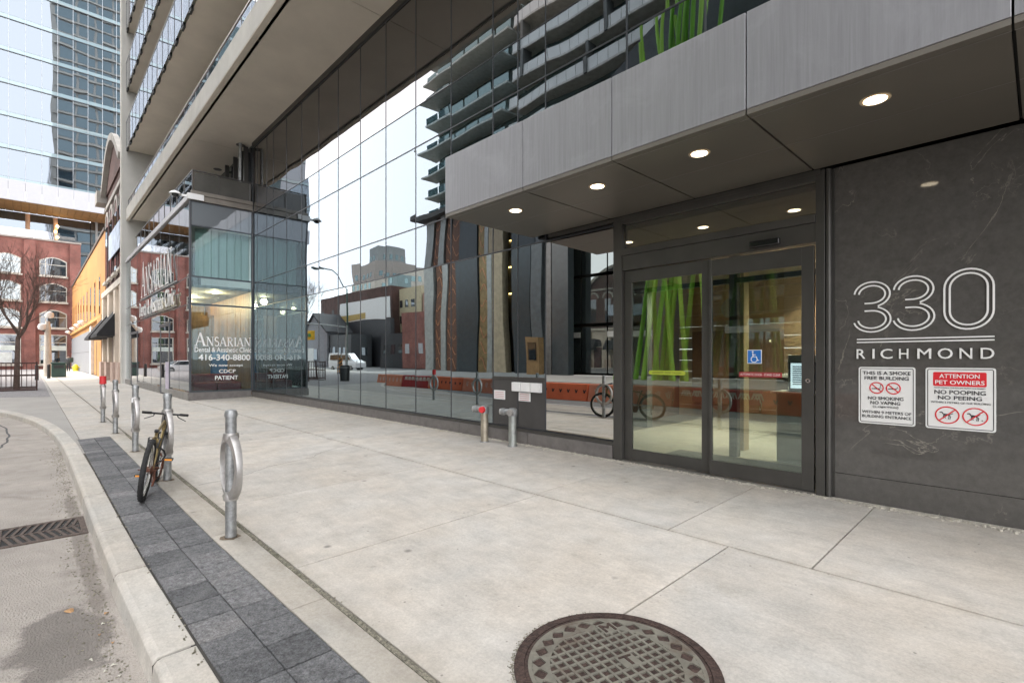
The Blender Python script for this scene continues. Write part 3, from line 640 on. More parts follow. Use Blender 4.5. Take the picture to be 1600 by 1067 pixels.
# interior of the clinic
ci=thing('clinic_interior','warm lit clinic waiting room with timber wall behind the corner glass','room',(-24,6,0))
wood=M('timber_wall',(.36,.235,.13),.5,var=.25,scale=2,stretch=(1,6,.6)); wood2=M('timber_dark',(.20,.11,.055),.5,var=.3,scale=2,stretch=(6,6,.5))
B('clinic_floor',M('floor_beige',(.35,.33,.29),.4),ci,-37,BX-.08,SY+.1,6.19,.0,.06)
B('clinic_ceiling',M('ceiling_white',(.24,.22,.19),.7),ci,-37,BX-.3,SY+.15,6.19,4.02,4.12)
B('timber_wall',wood,ci,-28.3,-28.2,4.2,6.1,.07,4.0)
B('side_wall',M('clinic_timber',(.33,.17,.075),.5,var=.35,scale=1.5,stretch=(5,1,.5)),ci,-28.1,BX-.1,6.1,6.19,.07,4.0)
B('timber_pier',wood2,ci,-23.4,-23.2,4.4,4.9,.07,3.3)
B('timber_pier',wood2,ci,-24.9,-24.7,5.2,5.7,.07,3.3)
bl=M('blind_fabric',(.62,.66,.60),.8,var=.12,scale=1,stretch=(8,8,.2))
for k in range(7): B('blind_slat',bl,ci,BX-.55-.006*k,BX-.5,4.3+k*.26,4.3+k*.26+.24,4.4,6.2)
B('dark_back',ind,ci,-29,-28.9,4.2,6.1,4.2,7)
for x,y in ((-22.3,5.2),(-24.5,4.9),(-26.5,5.1)):
    MB().cyl((x,y,4.0),(x,y,4.015),.12,n=16).build('ceiling_light',emis('clinic_light',(1,.80,.55),1.6),ci)
    ld=bpy.data.lights.new('ceiling_light_glow','POINT'); ld.energy=26; ld.color=(1,.72,.42); ld.shadow_soft_size=.12; lo=bpy.data.objects.new('ceiling_light_glow',ld); C.objects.link(lo); lo.parent=ci; lo.location=Vector((x,y,3.8))-Vector((-24,6,0))
so_=thing('red_sofa','dark red padded waiting bench low behind the clinic corner window','sofa',(-21.9,5,0.06))
rs=M('red_leather',(.22,.02,.035),.4)
for y0,y1 in ((4.3,5.1),(5.13,5.95)): B('seat',rs,so_,-22.4,-21.6,y0,y1,.07,.55,bevel=.06)
B('backrest',rs,so_,-22.7,-22.42,4.3,5.95,.07,.85,bevel=.06)
ch=thing('blue_figure_stand_in','blue armchair shape standing in for a vague blue figure behind the clinic lettering','chair',(-23.2,5.6,.06))  # armchair form stands in for an unclear blue figure, probably a person
bm_=M('blue_fabric',(.02,.10,.28),.7)
B('seat',bm_,ch,-23.1,-22.75,5.25,5.85,.07,.9,bevel=.05); B('backrest',bm_,ch,-23.35,-23.12,5.25,5.85,.07,1.75,bevel=.08)
# lettering on the corner glass
wl=thing('window_lettering','white clinic name and phone number lettering on the corner window','lettering',(BX+.03,5,1.5))
SX_=BX+.024; Yv=Vector((0,1,0)); Zv=Vector((0,0,1)); Xv=Vector((1,0,0))
def serif(word,org,rt,up,width,h,first=1.0,name='letter',mat=whitep,parent=wl,slant=0):
    """classic serif capitals cut from strokes"""
    org=Vector(org);rt=Vector(rt);up=Vector(up);nn=rt.cross(up)
    W={'A':.78,'N':.82,'S':.56,'R':.72,'I':.36,'D':.8}
    tot=sum(W[c]*(first if i==0 else 1) for i,c in enumerate(word)); sx=width/tot; x=0
    for i,c in enumerate(word):
        k=first if i==0 else 1; w=W[c]*k*sx*.92; H=h*k; tk=.13*h*k; tn=.045*h*k; mb=MB()
        P=lambda a,b: org+rt*(x+a*w+ (b*H)*slant)+up*(b*H)
        def stk(a,b,wd): ribbon(mb,[P(*a),P(*b)],wd,nn,.003)
        def ser(a,b,hw=.16): ribbon(mb,[P(a-hw,b),P(a+hw,b)],tn,nn,.0032)
        if c=='A': stk((.06,0),(.47,1),tn*1.2); stk((.47,1),(.88,0),tk); stk((.2,.33),(.75,.33),tn); ser(.06,.02);ser(.9,.02)
        if c=='N': stk((.15,0),(.15,1),tn*1.2); stk((.15,1),(.85,0),tk); stk((.85,0),(.85,1),tn*1.2); ser(.15,.02);ser(.85,.98);ser(.05,.98,.1)
        if c=='I': stk((.5,0),(.5,1),tk); ser(.5,.02,.32);ser(.5,.98,.32)
        if c=='R':
            stk((.2,0),(.2,1),tk); ser(.2,.02);ser(.12,.98,.14)
            ribbon(mb,[P(.2,.96)]+[P(.5+.27*math.cos(a),.73+.23*math.sin(a)) for a in [R(90-20*q) for q in range(10)]]+[P(.2,.5)],tk*.7,nn,.003)
            stk((.45,.5),(.92,0),tk); ser(.92,.02,.1)
        if c=='S':
            ribbon(mb,[P(.5+.36*math.cos(R(a)),.75+.22*math.sin(R(a))) for a in range(30,271,24)]+[P(.5+.38*math.cos(R(a)),.27+.25*math.sin(R(a))) for a in range(90,-151,-24)],tk*.75,nn,.003)
        mb.build(name,mat,parent); x+=W[c]*k*sx
serif('ANSARIAN',(SX_,4.20,1.90),Yv,Zv,1.84,.33,1.45)
for s_,y0,y1,z0,z1,b in (('Dental & Aesthetic Clinic',4.18,6.04,1.68,1.86,.012),('416-340-8800',4.30,6.0,1.38,1.60,.03),('We now accept',4.62,5.75,1.13,1.25,.02),('CDCP',4.95,5.5,.92,1.05,.03),('PATIENT',4.82,5.58,.67,.82,.035)):
    txt(s_,whitep,wl,(SX_,y0,z0),Yv,Zv,y1-y0,z1-z0,bold=b)
# clinic sign letters on street side, standing off the glass
cs=thing('clinic_sign','white raised clinic name letters standing off the street side glass','sign',(-27,3.9,4.5))
serif('ANSARIAN',(-30.8,3.93,4.45),Xv,Zv,7.6,1.35,1.25,parent=cs,slant=0)
txt('Dental & Aesthetic Clinic',whitep,cs,(-31.4,3.93,3.5),Xv,Zv,8.6,.72,bold=.02,depth=.012)
B('sign_rail',steelm,cs,-31.5,-22.7,3.96,3.99,4.37,4.42); B('sign_rail',steelm,cs,-31.5,-22.7,3.96,3.99,3.44,3.48)
# terrace railing on the clinic roof
tr_=thing('roof_terrace_railing','dark framed glass railing round the terrace on top of the clinic','railing',(-22,5,7.3))
B('rail',framem,tr_,XL+3,BX+.05,4.10,4.15,8.09,8.13); B('rail',framem,tr_,BX,BX+.05,4.155,FY-.03,8.09,8.13)
for x in [BX-.0-1.3*k for k in range(0,11)]: B('post',framem,tr_,x-.02,x+.02,4.10,4.14,7.37,8.085)
for y in (4.95,FY-.09): B('post',framem,tr_,BX,BX+.04,y-.02,y+.02,7.37,8.085)
for k in range(10): B('rail_pane',[gl_rail,gl_in],tr_,BX-1.27-1.3*k,BX-.03-1.3*k,4.115,4.125,7.39,8.07,front='-y')
B('rail_pane',M('smoked_panel',(.085,.083,.075),.2),tr_,BX+.01,BX+.02,4.17,4.93,7.39,8.07); B('rail_pane',M('smoked_panel',(.085,.083,.075),.2),tr_,BX+.01,BX+.02,4.97,FY-.12,7.39,8.07)
B('terrace_wall',gl_dark,tr_,-37,BX-.05,FY,FY+.1,7.2,9.6)
for x in (-21.2,-21.75,-22.6,-23.8): B('terrace_fin',framem,tr_,x,x+.08,5.9,6.05,7.3,9.6)
# downpipe and cctv
pv=thing('downpipe','pale vertical pipe on the terrace behind the smoked railing','pipe',(-20.95,5.75,7.2)); MB().cyl((-20.95,5.72,7.2),(-20.95,5.72,9.6),.055).build('pipe',steelm,pv,smooth=True)
cc=thing('security_camera','white dome security camera on a bracket at the top corner of the clinic','security camera',(BX+.05,SY-.1,BT+.2))
B('bracket',whitem,cc,BX-.05,BX+.12,SY-.08,SY+.42,BT+.03,BT+.24,bevel=.012); MB().bar((BX-.0,SY-.05,BT+.14),(BX-.05,SY-.34,BT+.14),.07).build('arm',whitem,cc)
MB().tube([(BX-.05,SY-.42,BT+.26),(BX-.05,SY-.42,BT+.22),(BX-.05,SY-.42,BT+.14)],[.05,.13,.2],18).build('hood',whitem,cc,smooth=True)
MB().tube([(BX-.05,SY-.42,BT+.139),(BX-.05,SY-.42,BT+.07),(BX-.05,SY-.42,BT+.03)],[.12,.10,.03],16).build('dome',M('dome_smoke',(.03,.03,.03),.1),cc,smooth=True)
# ------------------------------------------------------------------ canopy
cp=thing('entrance_canopy','brushed grey metal canopy with recessed downlights over the entrance','canopy',(-2,5,3.5))
CY=4.26; CZ=3.50; CT=4.30; cxs=[-5.86,-4.29,-3.01,-1.68,-.12,1.45,3]
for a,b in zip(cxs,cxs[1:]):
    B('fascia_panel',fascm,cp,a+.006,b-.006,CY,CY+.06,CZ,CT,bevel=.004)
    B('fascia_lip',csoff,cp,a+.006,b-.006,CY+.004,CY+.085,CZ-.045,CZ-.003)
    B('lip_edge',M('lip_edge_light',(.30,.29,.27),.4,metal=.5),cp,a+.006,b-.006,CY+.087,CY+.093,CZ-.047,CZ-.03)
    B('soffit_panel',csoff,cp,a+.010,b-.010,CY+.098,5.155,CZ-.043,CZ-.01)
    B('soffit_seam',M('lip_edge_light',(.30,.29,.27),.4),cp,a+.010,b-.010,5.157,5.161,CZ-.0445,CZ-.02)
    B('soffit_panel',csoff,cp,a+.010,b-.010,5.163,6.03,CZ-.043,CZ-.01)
B('canopy_core',darkm,cp,-5.80,3,CY+.065,6.09,CZ-.008,CT-.03); B('canopy_cap',fascm,cp,-5.82,3,CY+.062,6.09,CT-.028,CT-.002)
B('side_panel',fascm,cp,-5.862,-5.80,CY+.062,6.085,CZ-.0,CT-.032); B('side_lip',csoff,cp,-5.855,-5.77,CY+.1,6.08,CZ-.044,CZ-.012) if False else None
for i,(x,y) in enumerate(((-4.92,4.75),(-3.57,4.77),(-2.31,4.73),(-.89,4.73),(.65,4.73))):
    z=CZ-.044
    tm=MB().tube([(x,y,z+.001),(x,y,z-.006)],.102,28).build('downlight_trim',M('trim_cream',(.50,.40,.27),.4),cp,smooth=True)
    MB().cyl((x,y,z-.0065),(x,y,z-.009),.076,n=28).build('downlight_lens',emis('downlight_glow',(1,.84,.60),2.6),tm)
B('bulkhead',darkm,cp,-5.6,3,FY+.11,FY+.16,3.3,CT+.02)
B('wall_trim',framem,cp,-5.5,-1.62,6.035,6.09,CZ-.10,CZ-.05)
# ------------------------------------------------------------------ entrance
en=thing('sliding_entrance_door','dark framed automatic sliding glass door under a glazed transom','door',(-2.9,FY,0))
fb=dict(bevel=.004)
B('frame_post',framem,en,-4.24,-4.10,FY-.06,FY+.1,-.01,3.44,**fb)
B('frame_post',framem,en,-1.66,-1.575,FY-.06,FY+.1,-.01,3.44,**fb)
MB().tube([(-1.545,FY-.035,-.01),(-1.545,FY-.035,3.44)],.026,14).build('frame_tube',framem,en,smooth=True)
B('frame_edge',framem,en,-1.574,-1.50,FY-.005,FY+.1,-.01,3.44)
B('frame_head',framem,en,-4.098,-1.662,FY-.06,FY+.1,3.34,3.44,**fb)
B('frame_transom',framem,en,-4.098,-1.662,FY-.07,FY+.1,2.90,2.99,**fb)
B('transom_pane',[glass('transom_glass',.30,(.35,.36,.32),(.85,.86,.8),.008,.5),gl_in],en,-4.098,-1.662,FY-.0,FY+.02,2.992,3.338,front='-y')
B('door_header',framem,en,-4.098,-1.662,FY-.045,FY+.08,2.69,2.898,**fb)
def leaf(x0,x1,y,zt,gx0,gx1,gz0,gz1,lab):
    lf=B('door_leaf',framem,en,x0,gx0,y,y+.045,.03,zt,bevel=.003,label=lab)
    B('stile',framem,lf,gx1,x1,y,y+.045,.03,zt,bevel=.003); B('top_rail',framem,lf,gx0,gx1,y+.002,y+.043,gz1,zt-.001); B('bottom_rail',framem,lf,gx0,gx1,y+.002,y+.043,.031,gz0)
    MB().box(gx0,gx1,y+.015,y+.03,gz0,gz1,front='-y').build('glass',[gl_door,gl_in],lf)
leaf(-4.09,-2.84,FY-.0,2.68,-3.97,-2.95,.18,2.52,None)
leaf(-2.83,-1.68,FY-.05,2.66,-2.80,-1.80,.20,2.46,None)
B('door_track',M('threshold_metal',(.22,.21,.19),.5,metal=.5),en,-4.09,-1.67,FY-.075,FY+.08,-.006,.02)
sn=B('motion_sensor',M('sensor_black',(.012,.012,.012),.25),en,-2.33,-2.0,FY-.125,FY-.072,2.715,2.79,bevel=.012)
MB().cyl((-1.735,FY-.06,1.21),(-1.735,FY-.052,1.21),.024,n=20).build('lock_plate',chrome,en); MB().cyl((-1.735,FY-.066,1.21),(-1.735,FY-.061,1.21),.009,n=12).build('keyhole',blackm,en)
blu=M('sign_blue',(.02,.16,.52),.4,var=.02); FN=(0,-1,0)
st1=thing('wheelchair_sticker','blue square wheelchair access sticker on the right door leaf','sticker',(-2.3,FY-.04,1.48)); yy=FY-.04
B('sticker_border',whitep,st1,-2.375,-2.215,yy,yy+.003,1.39,1.55); B('sticker_face',blu,st1,-2.368,-2.222,yy-.003,yy-.0005,1.397,1.543)
ic=MB(); disc(ic,(-2.312,yy-.005,1.527),(0,-1,0),.0095,.002,12)
ribbon(ic,[(-2.312,yy-.004,1.512),(-2.308,yy-.004,1.470),(-2.272,yy-.004,1.470),(-2.256,yy-.004,1.425),(-2.242,yy-.004,1.43)],.011,(0,-1,0),.002)
ribbon(ic,[(-2.310,yy-.004,1.493),(-2.278,yy-.004,1.493)],.008,(0,-1,0),.002)
ribbon(ic,[(-2.297+.034*math.cos(R(a)),yy-.004,1.44+.034*math.sin(R(a))) for a in range(115,361,20)],.008,(0,-1,0),.002); ic.build('wheelchair_symbol',whitep,st1)
st2=thing('red_door_sticker','red automatic door warning strip with white capitals on the right leaf','sticker',(-2.24,FY-.04,1.26))
B('sticker_face',M('sticker_red',(.30,.02,.028),.5),st2,-2.47,-2.0,yy,yy+.003,1.235,1.292); txt('AUTOMATIC DOOR - STAND CLEAR',M('sticker_pale',(.8,.62,.6),.5),st2,(-2.455,yy-.001,1.25),Xv,Zv,.44,.028,bold=.02,depth=.001)
st3=thing('yellow_door_sticker','rounded yellow green caution strip on the left door leaf','sticker',(-3.44,FY,1.26)); y3=FY+.010
yel=M('sticker_yellow',(.42,.50,.05),.5)
r_=MB(); r_.prism([(-3.68+.028*math.cos(R(a)),y3,1.26+.028*math.sin(R(a))) for a in range(90,271,20)]+[(-3.2+.028*math.cos(R(a)),y3,1.26+.028*math.sin(R(a))) for a in range(-90,91,20)],(0,.003,0)); r_.build('sticker_face',yel,st3)
txt('AUTOMATIC  DOOR  CAUTION',M('sticker_olive',(.12,.14,.02),.5),st3,(-3.65,y3-.001,1.248),Xv,Zv,.42,.024,bold=.02,depth=.001)
# ------------------------------------------------------------------ lobby
lb=thing('lobby','warm lit lobby with timber back wall behind the sliding door','room',(-2.5,9,0))
B('lobby_floor',M('floor_stone',(.42,.40,.33),.25,var=.08),lb,-6.5,2.5,6.25,12.2,-.02,.015)
B('lobby_ceiling',M('lobby_ceiling_tan',(.35,.30,.22),.7),lb,-6.5,2.5,6.25,12.2,3.36,3.42)
for k in range(12): B('timber_board',wood,lb,-6.5,2.5,12.0-.004*(k%2),12.1,.02+k*.278,.02+k*.278+.270)
B('side_wall',M('lobby_brown',(.16,.10,.065),.6),lb,-6.5,-6.4,6.25,12,.02,3.35); B('side_wall',wood,lb,2.4,2.5,6.25,12,.02,3.35)
B('door_screen_column',blackm,lb,-3.16,-3.05,7.4,7.52,.02,3.35); B('screen_beam',blackm,lb,-6.3,-.2,7.4,7.5,2.55,2.62)
B('vestibule_pane',[gl_in],lb,-3.04,-1.7,7.45,7.46,.02,2.54)
B('timber_pier',M('pier_tan',(.40,.29,.16),.6),lb,-3.30,-3.19,8.0,8.2,.02,3.35)
B('reception_desk',M('desk_dark',(.09,.055,.035),.4),lb,-3.4,-1.0,10.0,10.7,.02,1.1,bevel=.02)
B('desk_top',M('desk_top_grey',(.45,.44,.40),.3),lb,-3.45,-.95,9.95,10.75,1.102,1.15)
B('wall_recess',M('recess_brown',(.13,.07,.04),.6),lb,-5.9,-3.9,11.7,11.95,.4,2.1)
for x,y in ((-3.4,9.8),(-2.7,9.3),(-2.0,8.9),(-4.8,9.3),(-3.0,11.2),(-.8,10.6)):
    tm=MB().cyl((x,y,3.352),(x,y,3.358),.07,n=16).build('lobby_downlight',emis('lobby_glow',(1,.86,.62),16),lb)
    ld=bpy.data.lights.new('lobby_downlight_glow','SPOT'); ld.spot_size=R(120); ld.spot_blend=.6; ld.energy=75; ld.color=(1,.93,.80); ld.shadow_soft_size=.08; lo=bpy.data.objects.new('lobby_downlight_glow',ld); C.objects.link(lo); lo.parent=lb; lo.location=Vector((x,y,3.33))-Vector((-2.5,9,0))
mt2=thing('entrance_mat','dark ribbed mat on the lobby floor inside the sliding door','mat',(-2.9,6.9,.02)); B('mat',M('mat_dark',(.06,.06,.055),.95,var=.3,scale=60),mt2,-3.9,-1.8,6.4,7.35,.016,.028)
ki=thing('lobby_kiosk','white framed directory screen on a stand inside the lobby beside the right leaf','kiosk',(-2.3,7.5,0))
wf=M('kiosk_white',(.66,.63,.57),.4)
B('screen_frame',wf,ki,-2.44,-2.06,7.62,7.68,.98,1.5,bevel=.01); B('bezel',blackm,ki,-2.42,-2.08,7.605,7.618,1.02,1.40)
B('screen',emis('screen_glow',(.55,.66,.80),.55),ki,-2.395,-2.10,7.598,7.604,1.04,1.385)
ln=MB(); 
for k in range(9): ln.box(-2.37,-2.12,7.594,7.597,1.33-.030*k,1.345-.030*k)
ln.build('screen_rows',M('screen_rows_blue',(.05,.09,.16),.4),ki)
B('base',wf,ki,-2.55,-1.9,7.5,7.8,.02,.97,bevel=.02); B('shelf',wf,ki,-2.6,-1.85,7.42,7.85,.972,.995)
clk=thing('wall_disc','round pale disc on the dark lobby wall behind the left leaf','clock',(-4.9,11.6,2.5)); MB().cyl((-4.9,11.6,2.6),(-4.9,11.64,2.6),.24,n=28).build('disc_face',M('clock_face',(.30,.27,.23),.6),clk)
# ------------------------------------------------------------------ stone wall with number
sw_=thing('stone_entrance_wall','black veined stone wall beside the entrance door','wall',(0,FY,0))
for z0,z1 in ((.26,3.445),):
    for a,b in ((-1.498,3.0),): B('stone_panel',stone,sw_,a,b,FY-.0,FY+.1,z0,z1)
for a,b in ((-1.498,.42),(.424,3)): B('base_course',stone,sw_,a,b,FY-.012,FY+.1,-.08,.257,bevel=.003)
B('back_core',darkm,sw_,-1.49,6,FY+.11,FY+.2,-.1,9.5)
B('podium_wall',gl_dark,bld,4.01,XR,FY,FY+.1,-.1,SZ-.01)
nb=thing('house_number','white double line numerals 330 with two bars over the word RICHMOND','sign',(-.8,FY,1.9))
yn=FY-.001
def P2(x,z): return (x,yn,z)
def three(x0,x1,z0,z1):
    cx=(x0+x1)/2-.012; zm=(z0+z1)/2; rx=(x1-x0)/2; rz=(z1-z0)/4; out=[]
    for ins in (0,.038):
        mb=MB(); a=rx-ins; b=rz-ins
        up=[P2(cx+a*math.cos(R(t)),zm+rz+b*math.sin(R(t))) for t in range(175,-91,-12)]
        lo=[P2(cx+(a+.006)*math.cos(R(t)),zm-rz+b*math.sin(R(t))) for t in range(90,-176,-12)]
        if ins==0: pass
        # outer strokes meet at the waist, inner strokes end in short bars
        if ins:
            up=[p for p in up]+[P2(cx-.06,zm+rz-b)]; lo=[P2(cx-.06,zm-rz+b)]+lo
            ribbon(mb,up,.0135,(0,-1,0),.012); ribbon(mb,lo,.0135,(0,-1,0),.012)
        else:
            up=[P2(cx+a*math.cos(R(t)),zm+rz+b*math.sin(R(t))) for t in range(175,-62,-12)]+[P2(cx+.05,zm+.006)]
            lo=[P2(cx+.05,zm-.006)]+[P2(cx+(a+.006)*math.cos(R(t)),zm-rz+b*math.sin(R(t))) for t in range(62,-176,-12)]
            ribbon(mb,up,.0135,(0,-1,0),.012); ribbon(mb,lo,.0135,(0,-1,0),.012)
        mb.build('numeral_stroke',whitep,nb)
three(-1.31,-1.015,1.715,2.215); three(-.985,-.685,1.72,2.235)
for ins in (0,.038):
    a=.165-ins; h=.27-ins; cx=-.455; cz_=1.985; mb=MB()
    pts=[P2(cx+a*math.cos(R(t)),cz_+(h-a)+a*math.sin(R(t))) for t in range(0,181,12)]+[P2(cx+a*math.cos(R(t)),cz_-(h-a)+a*math.sin(R(t))) for t in range(180,361,12)]
    ribbon(mb,pts,.0145,(0,-1,0),.012,closed=True); mb.build('numeral_stroke',whitep,nb)
for z in (1.607,1.637): B('bar',whitep,nb,-1.30,-.285,FY-.012,FY-.001,z,z+.012)
for ch_,u0,u1 in (('R',1338.7,1352),('I',1363.3,1366.7),('C',1375.7,1394.7),('H',1404.8,1419.4),('M',1433.3,1455),('O',1465,1488.5),('N',1499,1519),('D',1532,1553.5)):
    fx_=lambda u:6.1*(-.7242+.6896*(u-800)/788)/(.6896+.7242*(u-800)/788)
    txt(ch_,whitep,nb,(fx_(u0),FY-.001,1.447),Xv,Zv,fx_(u1)-fx_(u0),.097,bold=.012,depth=.012,name='letter')
# signs
sgw=M('sign_white',(.80,.80,.78),.45,var=.02); sgr=M('sign_red',(.70,.02,.03),.45,var=.02); sgk=M('sign_ink',(.035,.035,.04),.5)
def rrect(x0,x1,z0,z1,r,y):
    p=[]
    for cx,cz,a0 in ((x1-r,z1-r,0),(x0+r,z1-r,90),(x0+r,z0+r,180),(x1-r,z0+r,270)):
        p+=[(cx+r*math.cos(R(a0+k*22.5)),y,cz+r*math.sin(R(a0+k*22.5))) for k in range(5)]
    return p
def sign(t,x0,x1,z0,z1):
    MB().prism(rrect(x0,x1,z0,z1,.02,FY-.008),(0,.006,0)).build('sign_plate',sgw,t)
    mb=MB(); ribbon(mb,rrect(x0+.016,x1-.016,z0+.016,z1-.016,.012,FY-.0085),.006,(0,-1,0),.001,closed=True); mb.build('border',sgk,t)
def noring(t,cx,cz,rx,rz):
    mb=MB(); y=FY-.0105
    ribbon(mb,[(cx+rx*math.cos(R(a)),y,cz+rz*math.sin(R(a))) for a in range(0,360,15)],.010,(0,-1,0),.001,closed=True)
    ribbon(mb,[(cx-rx*.7,y-.0012,cz-rz*.7),(cx+rx*.7,y-.0012,cz+rz*.7)] if t.get('up') else [(cx-rx*.7,y-.0012,cz+rz*.7),(cx+rx*.7,y-.0012,cz-rz*.7)],.009,(0,-1,0),.001); mb.build('ban_ring',sgr,t)
def line(t,s,x0,x1,z0,z1,b=.03,m=sgk,y=FY-.0095): txt(s,m,t,(x0,y,z0),Xv,Zv,x1-x0,z1-z0,bold=b,depth=.0015)
s1=thing('no_smoking_sign','white smoke free building sign with two red no smoking rings','sign',(-1.06,FY,1.08))
sign(s1,-1.285,-.83,.80,1.365)
line(s1,'THIS IS A SMOKE',-1.25,-.865,1.288,1.322); line(s1,'FREE BUILDING',-1.235,-.88,1.238,1.272)
noring(s1,-1.135,1.158,.055,.053); noring(s1,-1.0,1.157,.055,.053)
mb=MB(); mb.box(-1.175,-1.105,FY-.0102,FY-.009,1.145,1.155); mb.box(-1.04,-.97,FY-.0102,FY-.009,1.147,1.156); mb.box(-.972,-.965,FY-.0102,FY-.009,1.16,1.172); ribbon(mb,[(-1.10,FY-.009,1.157),(-1.108,FY-.009,1.168),(-1.10,FY-.009,1.178),(-1.106,FY-.009,1.19)],.004,(0,-1,0),.001); mb.build('pictogram',sgk,s1)
line(s1,'NO SMOKING',-1.205,-.92,1.040,1.072); line(s1,'NO VAPING',-1.185,-.945,.995,1.027); line(s1,'(e-cigarettes)',-1.165,-.96,.958,.984,.01)
line(s1,'WITHIN 9 METERS OF',-1.255,-.86,.902,.930,.02); line(s1,'BUILDING ENTRANCE',-1.255,-.86,.860,.888,.02)
s2=thing('pet_owner_sign','white attention pet owners sign with red header and two dog rings','sign',(-.52,FY,1.08)); s2['up']=1
sign(s2,-.755,-.275,.80,1.365)
MB().prism(rrect(-.70,-.335,1.195,1.325,.012,FY-.0095),(0,.0015,0)).build('header',sgr,s2)
line(s2,'ATTENTION',-.655,-.38,1.270,1.308,.03,whitep,FY-.0100); line(s2,'PET OWNERS',-.685,-.348,1.213,1.250,.03,whitep,FY-.0100)
line(s2,'PLEASE CONTROL YOUR PETS AND RESPECT OUR PROPERTY',-.69,-.34,1.176,1.186,.0)
line(s2,'NO POOPING',-.69,-.34,1.122,1.160,.03); line(s2,'NO PEEING',-.665,-.365,1.072,1.108,.03); line(s2,'WITHIN 3 METERS OF THE BUILDING',-.715,-.31,1.038,1.055,.0)
noring(s2,-.60,.93,.082,.075); noring(s2,-.41,.93,.082,.075)
def dogpic(mb,cx,cz,s,leg):
    y=FY-.0100; n_=(0,-1,0)
    def rb_(p,w): ribbon(mb,[(cx+a*s,y,cz+b*s) for a,b in p],w*s,n_,.001)
    rb_([(-.35,.12),(.3,.05)],.22); rb_([(-.35,.15),(-.52,.42)],.14); rb_([(-.5,.42),(-.78,.36)],.14); rb_([(-.3,0),(-.35,-.55)],.09)
    rb_([(-.2,0),(-.12,-.5)],.08); rb_([(.28,.02),(.48,-.2),(.38,-.6)],.09); rb_([(.3,.1),(.62,.28)] if not leg else [(.3,.05),(.75,.3)],.09); rb_([(.22,.0),(.3,-.25),(.2,-.6)],.08)
mb=MB(); dogpic(mb,-.605,.93,.062,1); mb.build('pictogram',sgk,s2)
mb=MB(); dogpic(mb,-.415,.93,.062,0); mb.box(-.368,-.36,FY-.0102,FY-.009,.895,.903); mb.build('pictogram',sgk,s2)
# fire pipe plates
for x0,x1,z0,z1,lab in ((-6.87,-6.58,.72,.88,'small white pipe notice plate nearest the red capped fire pipe'),(-6.23,-5.95,.72,.87,'small white notice plate below the row of three')):
    t=thing('notice_plate',lab,'notice plate',((x0+x1)/2,FY-.02,(z0+z1)/2),group='notices on the grey panels'); B('plate',whitem,t,x0,x1,FY-.012,FY-.0045,z0,z1)
    tm=MB(); pk_=M('plate_pink_text',(.55,.25,.25),.6)
    for k in range(4): tm.box(x0+.03,x1-.03,FY-.0135,FY-.0125,z1-.035-.033*k,z1-.025-.033*k)
    tm.build('plate_text',pk_,t)
for k,(x0,lab) in enumerate(((-6.35,'left white valve box of three side by side'),(-6.12,'middle white valve box of three side by side'),(-5.89,'right white valve box of three, nearest the mirrored pane'))):
    t=thing('valve_box',lab,'valve box',(x0+.1,FY-.03,.96),group='white boxes on the grey panels'); B('box_body',whitem,t,x0,x0+.21,FY-.07,FY-.005,.885,1.04,bevel=.006)
# ------------------------------------------------------------------ fire pipes
def firepipe(x,y,cap,lab):
    z0=gz(y); t=thing('fire_department_pipe',lab,'fire pipe',(x,y,z0),group='fire pipes at the wall')
    MB().cyl((x,y,z0-.02),(x,y,.50),.066,n=24).build('pipe',M('brass_pipe' if cap else 'steel_pipe',(.38,.34,.27) if cap else (.36,.38,.36),.45,metal=.7,var=.3,scale=6),t,smooth=True)
    hd=MB(); hd.tube([(x,y,.49),(x,y,.53),(x,y,.60),(x,y,.625)],[.074,.08,.078,.05],24); hd.tube([(x+.01,y-.03,.565),(x-.14,y-.09,.565)],.048,18); hd.tube([(x-.11,y-.078,.565),(x-.16,y-.098,.565)],.058,18); hd.build('head',steelm,t,smooth=True)
    MB().tube([(x+.03,y-.07,.56),(x+.045,y-.115,.56)],[.058,.052],20).build('cap',redm if cap else castm,t,smooth=True)
    MB().tube([(x-.165,y-.10,.565),(x-.185,y-.108,.565)],.05,18).build('outlet_cap',castm,t,smooth=True)
    MB().cyl((x,y,z0-.005),(x,y,z0+.012),.085,n=20).build('collar',steelm,t)
firepipe(-6.74,5.75,True,'brass coloured fire standpipe with red cap on the left'); firepipe(-6.06,5.78,False,'grey steel fire standpipe nearer the door, no red cap')
